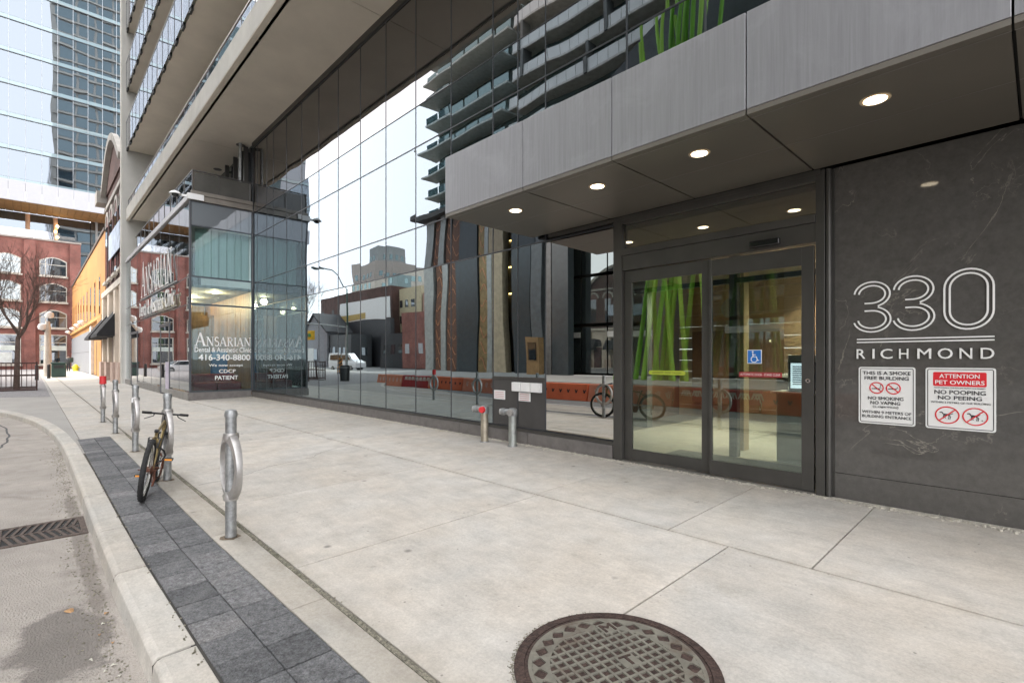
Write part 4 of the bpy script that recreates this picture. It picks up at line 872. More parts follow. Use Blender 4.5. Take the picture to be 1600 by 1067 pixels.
# ------------------------------------------------------------------ bike posts
def bikepost(x,y,lab,redcap=False):
    z0=gz(y); t=thing('bike_post',lab,'bike rack',(x,y,z0),group='ring and post bike racks along the kerb')
    MB().cyl((x,y,z0-.02),(x,y,z0+1.06),.044,n=24).build('post',steelm,t,smooth=True)
    MB().tube([(x,y,z0+1.045),(x,y,z0+1.075),(x,y,z0+1.10),(x,y,z0+1.108)],[.051,.051,.042,.015],24).build('cap',steelm,t,smooth=True)
    cz=z0+.615; vs=[];fs=[]; n=40
    for i in range(n):
        a=2*math.pi*i/n; wide=.030+.012*abs(math.sin(a)); 
        ro,ri=.278,.278-.042-.020*abs(math.sin(a))**3
        for r_,o_ in ((ro,-wide*.75),(ro+.006,0),(ro,wide*.75),(ri,wide),(ri-.004,0),(ri,-wide)):
            vs.append((x+r_*.93*math.cos(a),y+o_,cz+r_*math.sin(a)))
    for i in range(n):
        j=(i+1)%n
        for k in range(6): fs.append((i*6+k,i*6+(k+1)%6,j*6+(k+1)%6,j*6+k))
    MB().add(vs,fs).build('ring',castm,t,smooth=True)
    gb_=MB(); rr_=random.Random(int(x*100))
    gb_.add([(x+(.062+rr_.uniform(0,.035))*math.cos(a*.4),y+(.062+rr_.uniform(0,.03))*math.sin(a*.4),z0+.0022) for a in range(16)],[tuple(range(16))]); gb_.build('base_grime_shade',M('rust_and_shade',(.17,.13,.09),.95,var=.4,scale=30),t)  # rust grime ring, its dark colour also painted in as the post's contact shadow
    MB().cyl((x,y,z0),(x,y,z0+.010),.050,n=20).build('base_collar',jointm,t)
    for s_ in (1,-1): MB().tube([(x,y,cz+s_*.215),(x,y,cz+s_*.25),(x,y,cz+s_*.29)],[.05,.066,.058],20).build('clamp',castm,t,smooth=True)
    if redcap: MB().tube([(x,y,z0+.93),(x,y,z0+1.12)],[.07,.066],16).build('red_sleeve',redm,t,smooth=True)
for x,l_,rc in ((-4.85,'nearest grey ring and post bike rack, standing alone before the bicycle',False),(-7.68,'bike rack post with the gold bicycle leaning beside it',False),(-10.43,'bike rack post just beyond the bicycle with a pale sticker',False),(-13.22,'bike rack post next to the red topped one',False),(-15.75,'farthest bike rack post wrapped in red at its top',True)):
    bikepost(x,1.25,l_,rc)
B('sticker',whitem,[o for o in C.objects if o.get('label','').startswith('bike rack post just beyond')][0],-10.43+.03,-10.43+.052,1.19,1.23,.72,.80)
# ------------------------------------------------------------------ bicycle (faces away, rear wheel nearest)
bk=thing('bicycle','muddy gold mountain bike without saddle leaning by a bike rack post','bicycle',(0,0,0))
def wheel(cx,lab):
    z=.335; wt=MB(); rr=.31; vs=[];fs=[];n=48;m=10
    wt.tube([(cx+rr*math.cos(2*math.pi*i/n),0,z+rr*math.sin(2*math.pi*i/n)) for i in range(n)],.026,m,closed=True)
    kn=MB()
    for i in range(60):
        a=2*math.pi*i/60; c_=Vector((math.cos(a),0,math.sin(a)))
        for s_ in (-1,0,1):
            if (i+s_)%2: continue
            kn.obox(Vector((cx,0,z))+c_*(rr+.024-(.006 if s_ else 0))+Vector((0,.017*s_,0)),c_,(0,1,0),(-math.sin(a),0,math.cos(a)),.006,.006,.009)
    kn.v and wt.add(kn.v,kn.f)
    w_=wt.build('wheel',rubber,bk,smooth=True)
    rim=MB(); rim.tube([(cx+.276*math.cos(2*math.pi*i/n),0,z+.276*math.sin(2*math.pi*i/n)) for i in range(n)],.0125,6,closed=True); rim.build('rim',chrome,w_,smooth=True)
    sp=MB()
    for i in range(32):
        a=2*math.pi*i/32; sp.tube([(cx+.02*math.cos(a+.8),.03*(1 if i%2 else -1),z+.02*math.sin(a+.8)),(cx+.27*math.cos(a),0,z+.27*math.sin(a))],.0012,4)
    sp.build('spokes',chrome,w_); hb=MB(); hb.tube([(cx,-.05,z),(cx,.05,z)],.022,12); hb.tube([(cx,-.085,z),(cx,.085,z)],.007,8); hb.build('hub',rustm,w_)
    return w_
# local frame: forward -X (away from the camera), right side = +Y
rw=wheel(0,''); fw=wheel(-1.03,'')
bbp=(-.42,0,.28); hd0=(-.90,0,.66); hd1=(-.885,0,.78); st_=(-.25,0,.74)
f=MB(); f.tube([bbp,hd0],.018,10); f.tube([(-.29,0,.70),hd1],.016,10); f.tube([bbp,st_],.016,10)
for s_ in (-1,1): f.tube([bbp,(0,.055*s_,.335)],[.012,.008],8); f.tube([(-.27,0,.68),(-.2,.045*s_,.6),(0,.055*s_,.335)],[.010,.010,.008],8)
f.tube([hd0,hd1],.022,12); f.build('frame',goldm,bk,smooth=True)
fk=MB()
for s_ in (-1,1): fk.tube([(-.91,.05*s_,.62),(-.97,.055*s_,.48),(-1.03,.055*s_,.335)],[.014,.013,.010],8)
fk.tube([(-.91,-.055,.625),(-.91,.055,.625)],.016,8); fk.tube([(-.91,0,.62),(-.865,0,.86)],.014,8); fk.build('fork',blackm,bk,smooth=True)
hb=MB(); hb.tube([(-.865,0,.85),(-.93,0,.87)],.016,8); hb.tube([(-.82,-.235,.875),(-.90,-.10,.865),(-.93,0,.86),(-.90,.10,.865),(-.82,.235,.875)],.0115,8); h=hb.build('handlebar',blackm,bk,smooth=True)
for s_ in (-1,1):
    MB().tube([(-.82,.237*s_,.875),(-.866,.15*s_,.87)],.017,10).build('grip',rubber,h,smooth=True)
    MB().tube([(-.88,.12*s_,.865),(-.93,.13*s_,.83),(-.90,.22*s_,.79)],[.009,.007,.005],6).build('brake_lever',blackm,h)
MB().tube([(-.93,.05,.9),(-.99,.03,.95),(-1.0,-.02,.8),(-.93,-.02,.66)],.003,5).build('cable',blackm,bk)
ck=MB(); ck.tube([(-.42,-.07,.28),(-.42,.07,.28)],.014,10); ck.tube([(-.42,.085,.28),(-.42,.095,.28)],.085,24)
ck.bar((-.42,.10,.28),(-.30,.105,.40),.016); ck.bar((-.42,-.07,.28),(-.54,-.075,.17),.016); ck.build('crank',rustm,bk)
for (x,y,z) in ((-.30,.155,.41),(-.54,-.125,.165)):
    p=MB().box(x-.045,x+.045,y-.045,y+.045,z-.012,z+.012).build('pedal',blackm,bk,bevel=.004); B('reflector',orangem,p,x+.046,x+.052,y-.035,y+.035,z-.009,z+.009)
cs2=MB()
for k,r_ in enumerate((.022,.028,.034,.04,.046,.05)): cs2.tube([(0,.06-.005*k,.335),(0,.062-.005*k,.335)],r_,18)
cs2.build('cassette',rustm,bk); cn=MB(); cn.tube([(-.42,.09,.365),(0,.05,.385)],.004,5); cn.tube([(-.42,.09,.195),(-.02,.055,.20),(0.0,.055,.235),(0,.055,.29)],.004,5); cn.build('chain',rustm,bk)
dr=MB(); dr.tube([(0,.065,.33),(-.02,.075,.24),(-.01,.07,.17)],.012,6); dr.tube([(-.015,.06,.175),(-.015,.075,.175)],.02,12); dr.build('derailleur',rustm,bk)
vb=MB(); 
for s_ in (-1,1): vb.tube([(-.13,.045*s_,.56),(-.19,.055*s_,.66)],.009,6)
vb.tube([(-.19,-.055,.665),(-.19,.055,.665)],.004,5); vb.build('rear_brake',blackm,bk)
MB().tube([(-.25,0,.72),(-.24,0,.745)],.021,10).build('seat_clamp',blackm,bk)
mt_=Matrix.Translation((-6.78,.87,gz(.9)))@Matrix.Rotation(R(-15.5),4,'Z')@Matrix.Rotation(R(-8),4,'X')
bk.matrix_world=mt_
MB().tube([(-.56,.02,.50),(-.57,.07,.46),(-.60,.09,.40),(-.60,.07,.34),(-.58,.02,.32),(-.56,-.01,.40)],.011,8,closed=True).build('lock',blackm,bk,smooth=True)
MB().tube([(-.50,.03,.42),(-.62,.035,.55),(-.85,.03,.74),(-.95,.02,.86)],.004,5).build('cable',blackm,bk)
# ------------------------------------------------------------------ litter in the gutter
lf_=M('dry_leaf',(.42,.25,.12),.8,var=.3,scale=60); lp=M('pale_scrap',(.6,.58,.5),.8)
def leafmesh(x,y,z,s,a,mat,name,lab,cat,grp):
    mb=MB(); pts=[]
    for i in range(9):
        t=i/8; w=math.sin(math.pi*t)*.34*s; 
        for sd in (-1,0,1):
            lx=(t-.5)*s; ly=w*sd; lz=z+.003+abs(sd)*.006*math.sin(math.pi*t)+.004*math.sin(t*5)
            pts.append((x+lx*math.cos(a)-ly*math.sin(a),y+lx*math.sin(a)+ly*math.cos(a),lz))
    fs=[]
    for i in range(8):
        for k in range(2): fs.append((i*3+k,i*3+k+1,(i+1)*3+k+1,(i+1)*3+k))
    mb.add(pts,fs); o=mb.build(name,mat,None,smooth=True); sm=o.modifiers.new('t','SOLIDIFY'); sm.thickness=.0015; return tag(o,lab,cat,grp)
leafmesh(-4.51,.18,RZ,.075,.5,lf_,'fallen_leaf','curled orange brown leaf on the dark road patch','leaf',None)
for i,(x,y) in enumerate(((-4.14,.33),(-3.99,.30),(-3.54,.33),(-3.69,.24),(-3.83,.35),(-3.5,.29),(-3.4,.34),(-4.3,.36))):
    leafmesh(x,y,RZ,random.uniform(.02,.045),random.uniform(0,3),[lp,lf_,lp,lp,lf_,lp,lp,lf_][i],'litter_scrap',['pale scrap lying closest to the curled orange leaf by the kerb','brown leaf scrap just below the first pale scrap','pale scrap nearest the camera but two along the kerb','pale litter scrap lying a hand out from the kerb','small brown leaf scrap wedged hard against the kerb foot','pale scrap second nearest the camera in the gutter','pale scrap nearest the camera in the gutter','brown leaf scrap farthest up the gutter behind the curled leaf'][i],'litter','scraps in the gutter')
gr=MB()
for i in range(1400):
    x=random.uniform(-13,-2.2); y=.385-abs(random.gauss(0,.09)); s_=random.uniform(.002,.007)
    gr.obox((x,y,RZ+s_*.3),(math.cos(i),math.sin(i),0),(-math.sin(i),math.cos(i),0),(0,0,1),s_,s_*.7,s_*.5)
for i in range(700):
    x=random.uniform(-13,-1); y=random.choice([1.39,1.39,.628])+random.gauss(0,.012); s_=random.uniform(.002,.006)
    gr.obox((x,y,gz(y)+s_*.3),(math.cos(i),math.sin(i),0),(-math.sin(i),math.cos(i),0),(0,0,1),s_,s_*.7,s_*.5)
gr.build('gutter_grit',jointg)['kind']='stuff'
# ------------------------------------------------------------------ background, left end of the street
stucco=yellowm
def win_x(par,X,y0,y1,z0,z1,arch=.0,gm_=None,frame=None,sill=True,bars=1,d=.25):
    """window in a wall whose face is X, looking towards +X"""
    gm_=gm_ or gl_dark; frame=frame or M('window_frame_cream',(.55,.53,.47),.6)
    n=10 if arch else 1
    poly=[(X+.02,y0,z0),(X+.02,y1,z0)]+[(X+.02,y1-(y1-y0)*k/n,z1+arch*math.sin(math.pi*k/n)) for k in range(n+1)]
    o=MB().prism(poly,(.04,0,0)).build('window',frame,par)
    poly2=[(X+.062,y0+.12,z0+.12),(X+.062,y1-.12,z0+.12)]+[(X+.062,y1-.12-(y1-y0-.24)*k/n,z1-.12+arch*math.sin(math.pi*k/n)) for k in range(n+1)]
    MB().prism(poly2,(.01,0,0)).build('pane',gm_,o)
    for k in range(bars):
        y=y0+(y1-y0)*(.22 if k==0 else .6); B('window_bar',frame,o,X+.073,X+.11,y-.05,y+.05,z0+.1,z1-.1 +arch*.5)
    B('window_bar',frame,o,X+.0735,X+.10,y0+.1,y1-.1,z0+(z1-z0)*.72,z0+(z1-z0)*.72+.08)
    if sill: B('sill',M('sill_stone',(.5,.46,.4),.7),o,X+.01,X+.28,y0-.15,y1+.15,z0-.22,z0-.003)
    return o
rbld=thing('red_brick_warehouse','red brick warehouse with arched windows at the end of the street','building',(-104,-4,0))
B('wall',redbrick,rbld,-112,-100,-24,5.3,-.3,18.55)
B('parapet',M('parapet_stone',(.33,.30,.27),.8),rbld,-112,-99.85,-24.1,5.4,18.56,18.8)
for k in range(6):
    yc=2.27-4.9*k
    B('pilaster',redbrick,rbld,-99.998,-99.6,yc-3.1,yc-1.9,-.3,18.4) 
    for i,(z0,z1) in enumerate(((13.5,15.7),(9.7,11.9),(5.9,8.0))):
        o=win_x(rbld,-100,yc-1.5,yc+1.5,z0,z1,.55,glass('warehouse_glass',.30,(.2,.2,.2),(.85,.92,.93),.05,.3,body=(.06,.07,.07)) if k in(1,3) else gl_dark)
    o=win_x(rbld,-100,yc-1.5,yc+1.5,.6,4.9,0,gl_dark); B('window_bar',M('shop_band_white',(.6,.66,.62),.6),o,-99.92,-99.88,yc-1.4,yc+1.4,2.6,3.3)
    B('window_bar',M('blind_white',(.62,.66,.64),.7),o,-99.925,-99.89,yc-1.3,yc+.6,.8,2.3) if k==1 else None
B('pilaster',redbrick,rbld,-99.998,-99.6,4.1,5.3,-.3,18.4)
for i in range(22): B('quoin',M('quoin_brick',(.33,.13,.10),.9),rbld,-99.598,-99.52,4.5 if i%2 else 4.2,5.3,.3+.42*i,.3+.42*i+.26)
rr=thing('rooftop_railing','glass railing on the roof of the red brick warehouse','railing',(-100,0,18.8))
for k in range(12): B('rail_pane',[gl_rail,gl_in],rr,-100.6,-100.57,2.6-2.2*k,4.7-2.2*k,18.85,20,front='+x')
# cantilevered glass tower above it
tw=thing('glass_office_tower','pale glass office tower cantilevered over the red brick warehouse','building',(-115,0,0))
my=[-30+1.83*k for k in range(0,24)]
fl=[28.1+4.87*k for k in range(0,9)]
band=glass('tower_band_glass',.12,(.4,.4,.4),(.85,.97,.97),.02,.3,body=(.22,.29,.32))
roomg=M('office_dim',(.16,.16,.19),.8)
for i,(z0) in enumerate(fl):
    for a,b in zip(my,my[1:]):
        MB().box(-107.05,-107,a+.03,b-.03,z0+.62,z0+4.84,front='+x').build('pane',[gl_tower,blackm],tw)
    B('floor_band',band,tw,-107.06,-107.005,my[0],my[-1],z0,z0+.6)
for y in my: B('mullion',M('mullion_pale',(.45,.47,.50),.4,metal=.4),tw,-107.04,-106.93,y-.025,y+.025,28,72)
for z in fl: B('floor_line',mullm,tw,-107.0,-106.9,my[0],my[-1],z-.09,z+.02)
B('office_room',roomg,tw,-112,-107.4,-30,12,28,72)
for k,(y,z) in enumerate(((5.3,45),(8.4,43.6),(8.5,33),(8.0,36.5))):
    B('office_light',emis('office_warm',(1,.75,.4),3.0),tw,-107.38,-107.3,y-.5,y+.5,z,z+.25)
wfp=M('white_metal_panel',(.46,.47,.50),.5,var=.03)
for a,b in zip(my,my[1:]): B('fascia_panel',wfp,tw,-105.3,-105,a+.015,b-.015,24.9,27.9)
B('soffit_backing',M('soffit_backing',(.12,.08,.05),.8),tw,-113,-105.31,-30,12.5,25.06,25.2)
for k in range(48): B('soffit_board',M('timber_soffit',(.42,.25,.11),.6,var=.25,scale=3),tw,-113,-105.302,-30+.9*k,-30+.9*k+.86,24.9,25.05)
MB().box(-112.6,-112.5,-30,7.2,17,24.88,front='+x').build('lobby_glazing',[gl_tower,gl_in],tw)
B('lobby_room',roomg,tw,-119,-112.9,-30,12.9,17,24.8)
B('lobby_glazing',gl_dark,tw,-112.6,-112.5,7.3,13,0,24.88)
B('corner_post',steelm,tw,-112.5,-112.2,7.9,8.2,0,24.88)
for y in (-3,3,): 
    q=MB().cyl((-112.2,y-.2 if y>0 else y+2.5,17),(-112.2,y-.2 if y>0 else y+2.5,24.6),.28,n=12).build('lamp_column',M('copper_column',(.55,.33,.2),.5),tw)
for z in range(6): MB().cyl((-111.8,2.8+.25*(z%2),18.6+z*.9),(-111.8,2.8+.25*(z%2),18.8+z*.9),.14,n=10).build('pendant_light',emis('pendant_warm',(1,.72,.38),9),tw)
# yellow building
yb=thing('yellow_building','bright yellow rendered building with a grey hoarding and row of narrow windows','building',(-75,8,0))
B('wall',yellowm,yb,-97.4,-51.8,4.25,16,-.2,11.7)
B('parapet',M('parapet_dark',(.10,.08,.07),.7),yb,-97.5,-51.7,4.15,16.1,11.71,11.95)
for k in range(9):
    x=-94+4.6*k; 
    B('window',M('yellow_reveal',(.42,.20,.04),.8),yb,x,x+1.5,4.235,4.249,5.3,8.7) 
    B('window_pane',gl_dark,yb,x+.5,x+1.5,4.225,4.234,5.35,8.5); None
B('ledge',M('ledge_ochre',(.5,.28,.09),.7),yb,-97.3,-52,4.0,4.249,4.75,5.0)
hr=M('hoarding_grey',(.22,.225,.235),.6,var=.06)
for k in range(12): B('hoarding_panel',hr,yb,-96+2.75*k,-96+2.75*k+2.7,4.1,4.2,-.05,2.1 if True else 4); 
for k in range(12): B('hoarding_panel',hr,yb,-96+2.75*k,-96+2.75*k+2.7,4.12,4.22,2.13,4.2)
B('hoarding_frame',M('hoarding_frame_pale',(.6,.58,.54),.6),yb,-62.9,-61.6,4.0,4.24,-.05,4.5)
B('pier',yellowm,yb,-55.5,-51.8,4.0,4.249,-.15,4.74); B('doorway',blackm,yb,-58.9,-56.5,4.2,4.248,-.1,3.0)
for i,(x,z) in enumerate(((-100,0),)): pass
for k,x in enumerate((-92,-81,-72.5,-66)):
    t=thing('wall_lamp',['farthest','third','second','nearest'][k]+' of the four round white lamps over the grey hoarding','lamp',(x,3.7,4.9),group='lamps over the hoarding')
    MB().tube([(x,4.24,4.95),(x,3.8,5.1)],.05,6).build('arm',steelm,t); MB().tube([(x,3.5,4.9),(x,3.55,4.98),(x,3.7,5.12),(x,3.8,5.15)],[.30,.29,.18,.04],14).build('shade',M('lamp_shade_white',(.8,.78,.74),.4),t,smooth=True)
us=thing('stepped_yellow_tower','stepped yellow rooftop block rising behind the yellow building','building',(-75,12,12))
for k,(x0,x1,z1) in enumerate(((-92,-86,15.0),(-85.9,-80,16.6),(-79.9,-72,18.2),(-71.9,-66,19.5))): B('block',yellowm,us,x0,x1,7,14,11.96,z1)
# brown brick building with cream base
bb=thing('brown_brick_building','dark brown brick building with curved stone cornice and cream ground floor','building',(-44,8,0))
B('wall',brownbrick,bb,-49.6,-38.0,4.12,20,6.4,13.6)
B('ground_floor',creamm,bb,-49.6,-38.0,4.10,20,-.2,6.0); B('string_course',M('cream_trim',(.62,.56,.48),.7),bb,-49.8,-38.0,3.85,4.5,6.01,6.39)
arc=[(-48.8+10.7*k/14,4.02,13.6+2.6*math.sin(math.pi*min(1,(k/14)))) for k in range(15)]
mb=MB(); mb.prism([(-49.6,4.05,13.6)]+arc+[(-38.0,4.05,13.6)],(0,1.2,0)); mb.build('gable',brownbrick,bb)
mb=MB(); ribbon(mb,arc,.45,(0,-1,0),.3); mb.box(-50.2,-48.6,3.5,5,13.1,14.0); mb.build('cornice',M('cornice_stone',(.33,.31,.28),.8,var=.25,scale=1),bb)
for k in range(4):
    x=-48.7+2.75*k; poly=[(x,4.05,7.1),(x+1.5,4.05,7.1)]+[(x+.75+.75*math.cos(math.pi*q/8),4.05,11.2+.75*math.sin(math.pi*q/8)) for q in range(9)]
    o=MB().prism(poly,(0,.06,0)).build('window',M('window_brown',(.13,.06,.05),.6),bb)
    B('pane',gl_dark,o,x+.2,x+1.3,4.0,4.049,7.3,11.1); B('sill',M('sill_stone',(.5,.46,.4),.7),o,x-.1,x+1.6,3.85,4.048,6.9,7.09)
    mb=MB(); ribbon(mb,[(x+.75+.95*math.cos(math.pi*q/8),4.05,11.2+.95*math.sin(math.pi*q/8)) for q in range(9)],.3,(0,-1,0),.04); mb.build('window_arch',M('cornice_stone',(.52,.49,.44),.7),o)
B('band',M('cornice_stone',(.52,.49,.44),.7),bb,-49.6,-38,4.0,4.118,12.5,12.8)
for x in (-49.4,-45.6,-41.9,-39.0):
    B('pier',creamm,bb,x,x+1.0,3.85,4.099,1.2,5.9); B('pier_base',pinkst,bb,x-.15,x+1.15,3.7,4.099,-.2,1.2)
for x in (-47.9,-44.2,-40.6):
    B('door_opening',M('door_maroon',(.06,.02,.018),.5),bb,x,x+1.4,4.02,4.098,-.1,3.3); 
    mb=MB(); mb.prism([(x-.0,4.03,3.4),(x+1.4,4.03,3.4)]+[(x+.7+.7*math.cos(math.pi*q/8),4.03,3.9+.7*math.sin(math.pi*q/8)) for q in range(9)],(0,.06,0)); mb.build('arched_light',gl_dark,bb)
for k,x in enumerate((-51.5,-45.6)):
    t=thing('black_awning',['black canvas awning farther along the cream ground floor','black canvas awning nearest the concrete pier, on the cream ground floor'][k],'awning',(x+2.4,3.5,3))
    mb=MB(); w_=4.6 if k else 4.0
    mb.add([(x,4.08,4.7),(x+w_,4.08,4.7),(x+w_,2.95,3.0),(x,2.95,3.0),(x,4.08,2.9),(x+w_,4.08,2.9),(x+w_,2.95,2.85),(x,2.95,2.85)],[(0,1,2,3),(3,2,6,7),(4,7,6,5),(0,3,7,4),(1,5,6,2),(0,4,5,1)])
    mb.build('canvas',M('awning_canvas',(.018,.018,.02),.85),t)
bs=thing('hanging_banner','pale blue and white banner across the brown brick facade','banner',(-42,3.9,9))
MB().box(-45.2,-39.2,3.9,3.94,8.3,10.0).build('banner_cloth',M('banner_blue_white',(.50,.58,.70),.7,var=.25,scale=2),bs)
# street things on the far corner
def person(x,y,z,h,coat,legs,lab,turn=0,skin=(.35,.22,.16)):
    t=thing('person',lab,'person',(x,y,z)); s=h/1.78
    V=[(0,0,.95),(0,0,1.2),(0,0,1.42),(0,.0,1.52),(0,.0,1.66),(0,.19,1.42),(0.03,.25,1.12),(.16,.2,.98),(0,-.19,1.42),(.02,-.25,1.12),(.14,-.2,.98),(0,.1,.9),(.02,.11,.5),(0,.11,.08),(.13,.12,.04),(0,-.1,.9),(-.02,-.11,.5),(-.03,-.11,.08),(.1,-.12,.04),(0,0,1.75)]
    E_=[(0,1),(1,2),(2,3),(3,4),(4,19),(2,5),(5,6),(6,7),(2,8),(8,9),(9,10),(0,11),(11,12),(12,13),(13,14),(0,15),(15,16),(16,17),(17,18)]
    rad=[.16,.15,.17,.06,.10,.08,.06,.045,.08,.06,.045,.10,.075,.055,.045,.10,.075,.055,.045,.08]
    me=bpy.data.meshes.new('body'); me.from_pydata([(a*s*math.cos(turn)-b*s*math.sin(turn),a*s*math.sin(turn)+b*s*math.cos(turn),c_*s) for a,b,c_ in V],E_,[]); o=bpy.data.objects.new('body',me); C.objects.link(o); o.parent=t
    sk=o.modifiers.new('skin','SKIN'); 
    for i,r_ in enumerate(rad): me.skin_vertices[0].data[i].radius=(r_*s,r_*s)
    me.skin_vertices[0].data[0].use_root=True; ss=o.modifiers.new('sub','SUBSURF'); ss.levels=1; ss.render_levels=1
    m_=bpy.data.materials.new('clothes'); m_.use_nodes=True; n=m_.node_tree.nodes; l=m_.node_tree.links.new; tc=n.new('ShaderNodeTexCoord'); sp=n.new('ShaderNodeSeparateXYZ'); l(tc.outputs['Object'],sp.inputs[0])
    cr=n.new('ShaderNodeValToRGB'); cr.color_ramp.interpolation='CONSTANT'; cr.color_ramp.elements[0].color=(.02,.015,.012,1); cr.color_ramp.elements[1].position=.05; cr.color_ramp.elements[1].color=legs+(1,)
    for p_,c_ in ((.48,coat),(.80,skin),(.88,(.03,.02,.015))): e=cr.color_ramp.elements.new(p_); e.color=c_+(1,)
    dv=n.new('ShaderNodeMath'); dv.operation='DIVIDE'; dv.inputs[1].default_value=1.9*s; l(sp.outputs[2],dv.inputs[0]); l(dv.outputs[0],cr.inputs[0]); l(cr.outputs[0],n['Principled BSDF'].inputs['Base Color']); me.materials.append(m_)
    return t
pt=person(-80,3.15,-.09,1.9,(.025,.028,.03),(.012,.012,.015),'person in a dark coat with a dark backpack on the far sidewalk',turn=2.6)
MB().obox((-79.9,3.42,1.28),(1,0,0),(0,1,0),(0,0,1),.18,.16,.28).build('backpack',M('pack_green',(.03,.045,.03),.7),pt,bevel=.05)
hy=thing('yellow_hydrant','small bright yellow hydrant beside the person','hydrant',(-80,3.75,-.1)); yh=M('hydrant_yellow',(.80,.60,.02),.5)
MB().tube([(-79,3.75,-.1),(-79,3.75,.55),(-79,3.75,.68),(-79,3.75,.76)],[.27,.25,.18,.05],14).build('barrel',yh,hy,smooth=True); MB().tube([(-79,3.4,.38),(-79,4.1,.38)],.09,10).build('outlet',yh,hy)
tb=thing('street_bin','dark green street litter bin with domed top near the lamp post','bin',(-52,1,-.1)); gb=M('bin_green',(.02,.055,.045),.5)
MB().box(-56.4,-55.5,1.15,2.05,-.11,1.0).build('bin_body',gb,tb,bevel=.08); MB().box(-56.45,-55.45,1.1,2.1,1.0,1.13).build('lid',gb,tb,bevel=.05); MB().box(-55.49,-55.47,1.3,1.9,.65,.9).build('slot',blackm,tb)
lpz=thing('globe_street_lamp','concrete street lamp post with two white globe lights','street lamp',(-60,1,-.1))
MB().tube([(-60,1,-.1),(-60,1,4.2),(-60,1,4.7)],[.3,.2,.14],12).build('post',M('lamp_concrete',(.42,.38,.33),.8),lpz,smooth=True)
gw=M('globe_white',(.6,.58,.56),.3)
for y,z in ((1.1,5.25),(.65,4.2)):
    MB().tube([(-60,y,z-.3),(-60,y,z-.22),(-60,y,z),(-60,y,z+.22),(-60,y,z+.3)],[.08,.26,.32,.25,.05],16).build('globe',gw,lpz,smooth=True); MB().tube([(-60,1,z-.45),(-60,y,z-.3)],.07,8).build('globe_arm',blackm,lpz)
for k,(x,y,l_) in enumerate(((-50,.25,'black bollard to the right of the tree guard'),(-53.5,.95,'black bollard standing close to the green litter bin'))):
    t=thing('bollard',l_,'bollard',(x,y,-.11),group='black bollards at the corner'); MB().tube([(x,y,-.11),(x,y,.95),(x,y,1.0)],[.11,.10,.05],12).build('post',blackm,t,smooth=True)
# iron tree guard with bare tree
irn2=M('iron_brown',(.065,.035,.03),.7,metal=.3)
def guard(cx,cy,lab,w_=.72):
    t=thing('tree_guard',lab,'tree guard',(cx,cy,-.11))
    for sx_ in (-1,1):
        for sy_ in (-1,1): B('corner_post',irn2,t,cx+sx_*w_-.03,cx+sx_*w_+.03,cy+sy_*w_-.03,cy+sy_*w_+.03,-.11,1.28)
    for z in (.02,.62,1.22):
        for sy_ in (-1,1): B('rail',irn2,t,cx-w_+.03,cx+w_-.03,cy+sy_*w_-.02,cy+sy_*w_+.02,z-.025,z+.025)
        for sx_ in (-1,1): B('rail',irn2,t,cx+sx_*w_-.02,cx+sx_*w_+.02,cy-w_+.03,cy+w_-.03,z-.025,z+.025)
    n=8
    for k in range(1,n):
        o_=-w_+2*w_*k/n
        for sx_ in (-1,1): B('bar',irn2,t,cx+sx_*w_-.009,cx+sx_*w_+.009,cy+o_-.009,cy+o_+.009,-.0,1.2); B('bar',irn2,t,cx+o_-.009,cx+o_+.009,cy+sx_*w_-.009,cy+sx_*w_+.009,-.0,1.2)
    B('tree_grate',irn2,t,cx-w_+.04,cx+w_-.04,cy-w_+.04,cy+w_-.04,-.108,-.06)
guard(-34.6,-.55,'rusty brown square iron guard round the bare tree'); guard(-37,-2.6,'second iron tree guard cut by the left edge')
bark=M('bark',(.11,.075,.06),.9,var=.3,scale=12,bump=.5,bscale=40)
def tree(x,y,h,lab,seed=3,dense=6):
    rnd=random.Random(seed); t=thing('bare_tree',lab,'tree',(x,y,-.1)); tk=MB(); brn=MB()
    tk.tube([(x,y,-.11),(x+.03,y+.02,h*.16),(x-.02,y+.05,h*.33)],[.13,.10,.085],10)
    def grow(p,d,l_,r_,lev_):
        r_=max(r_,.006); pts=[p]; q=Vector(p); d=Vector(d).normalized()
        for k in range(4):
            d=(d+Vector((rnd.uniform(-.22,.22),rnd.uniform(-.22,.22),rnd.uniform(-.05,.16)))).normalized(); q=q+d*l_/4; pts.append(tuple(q))
        rs=[r_*(1-.13*k) for k in range(5)]
        (tk if lev_==0 else brn).tube(pts,[max(q_,.0055) for q_ in rs],6 if lev_<2 else 3,cap=False)
        if lev_>=3: return
        nb_=4 if lev_<1 else 5
        for k in range(nb_+1):
            i=rnd.choice([1,2,3,4,4]); a=rnd.uniform(0,6.28); sp_=rnd.uniform(.4,.8); u=d.orthogonal().normalized(); v=d.cross(u)
            grow(pts[i],d*1.0+(u*math.cos(a)+v*math.sin(a))*sp_+Vector((0,0,.12)),l_*rnd.uniform(.58,.78),rs[i]*rnd.uniform(.45,.62),lev_+1)
    for k in range(5):
        a=k*1.3+.4; grow((x-.02,y+.05,h*.30+.12*k),(math.cos(a)*.6,math.sin(a)*.6,1),h*.27,.055,0)
    tk.build('trunk',bark,t,smooth=True); brn.build('branches',bark,t)
tree(-34.6,-.55,7.6,'bare brown tree with thin twigs inside the iron guard',seed=5)
tree(-47,-2.6,7,'second bare tree at the left edge beyond the iron guard',seed=9)
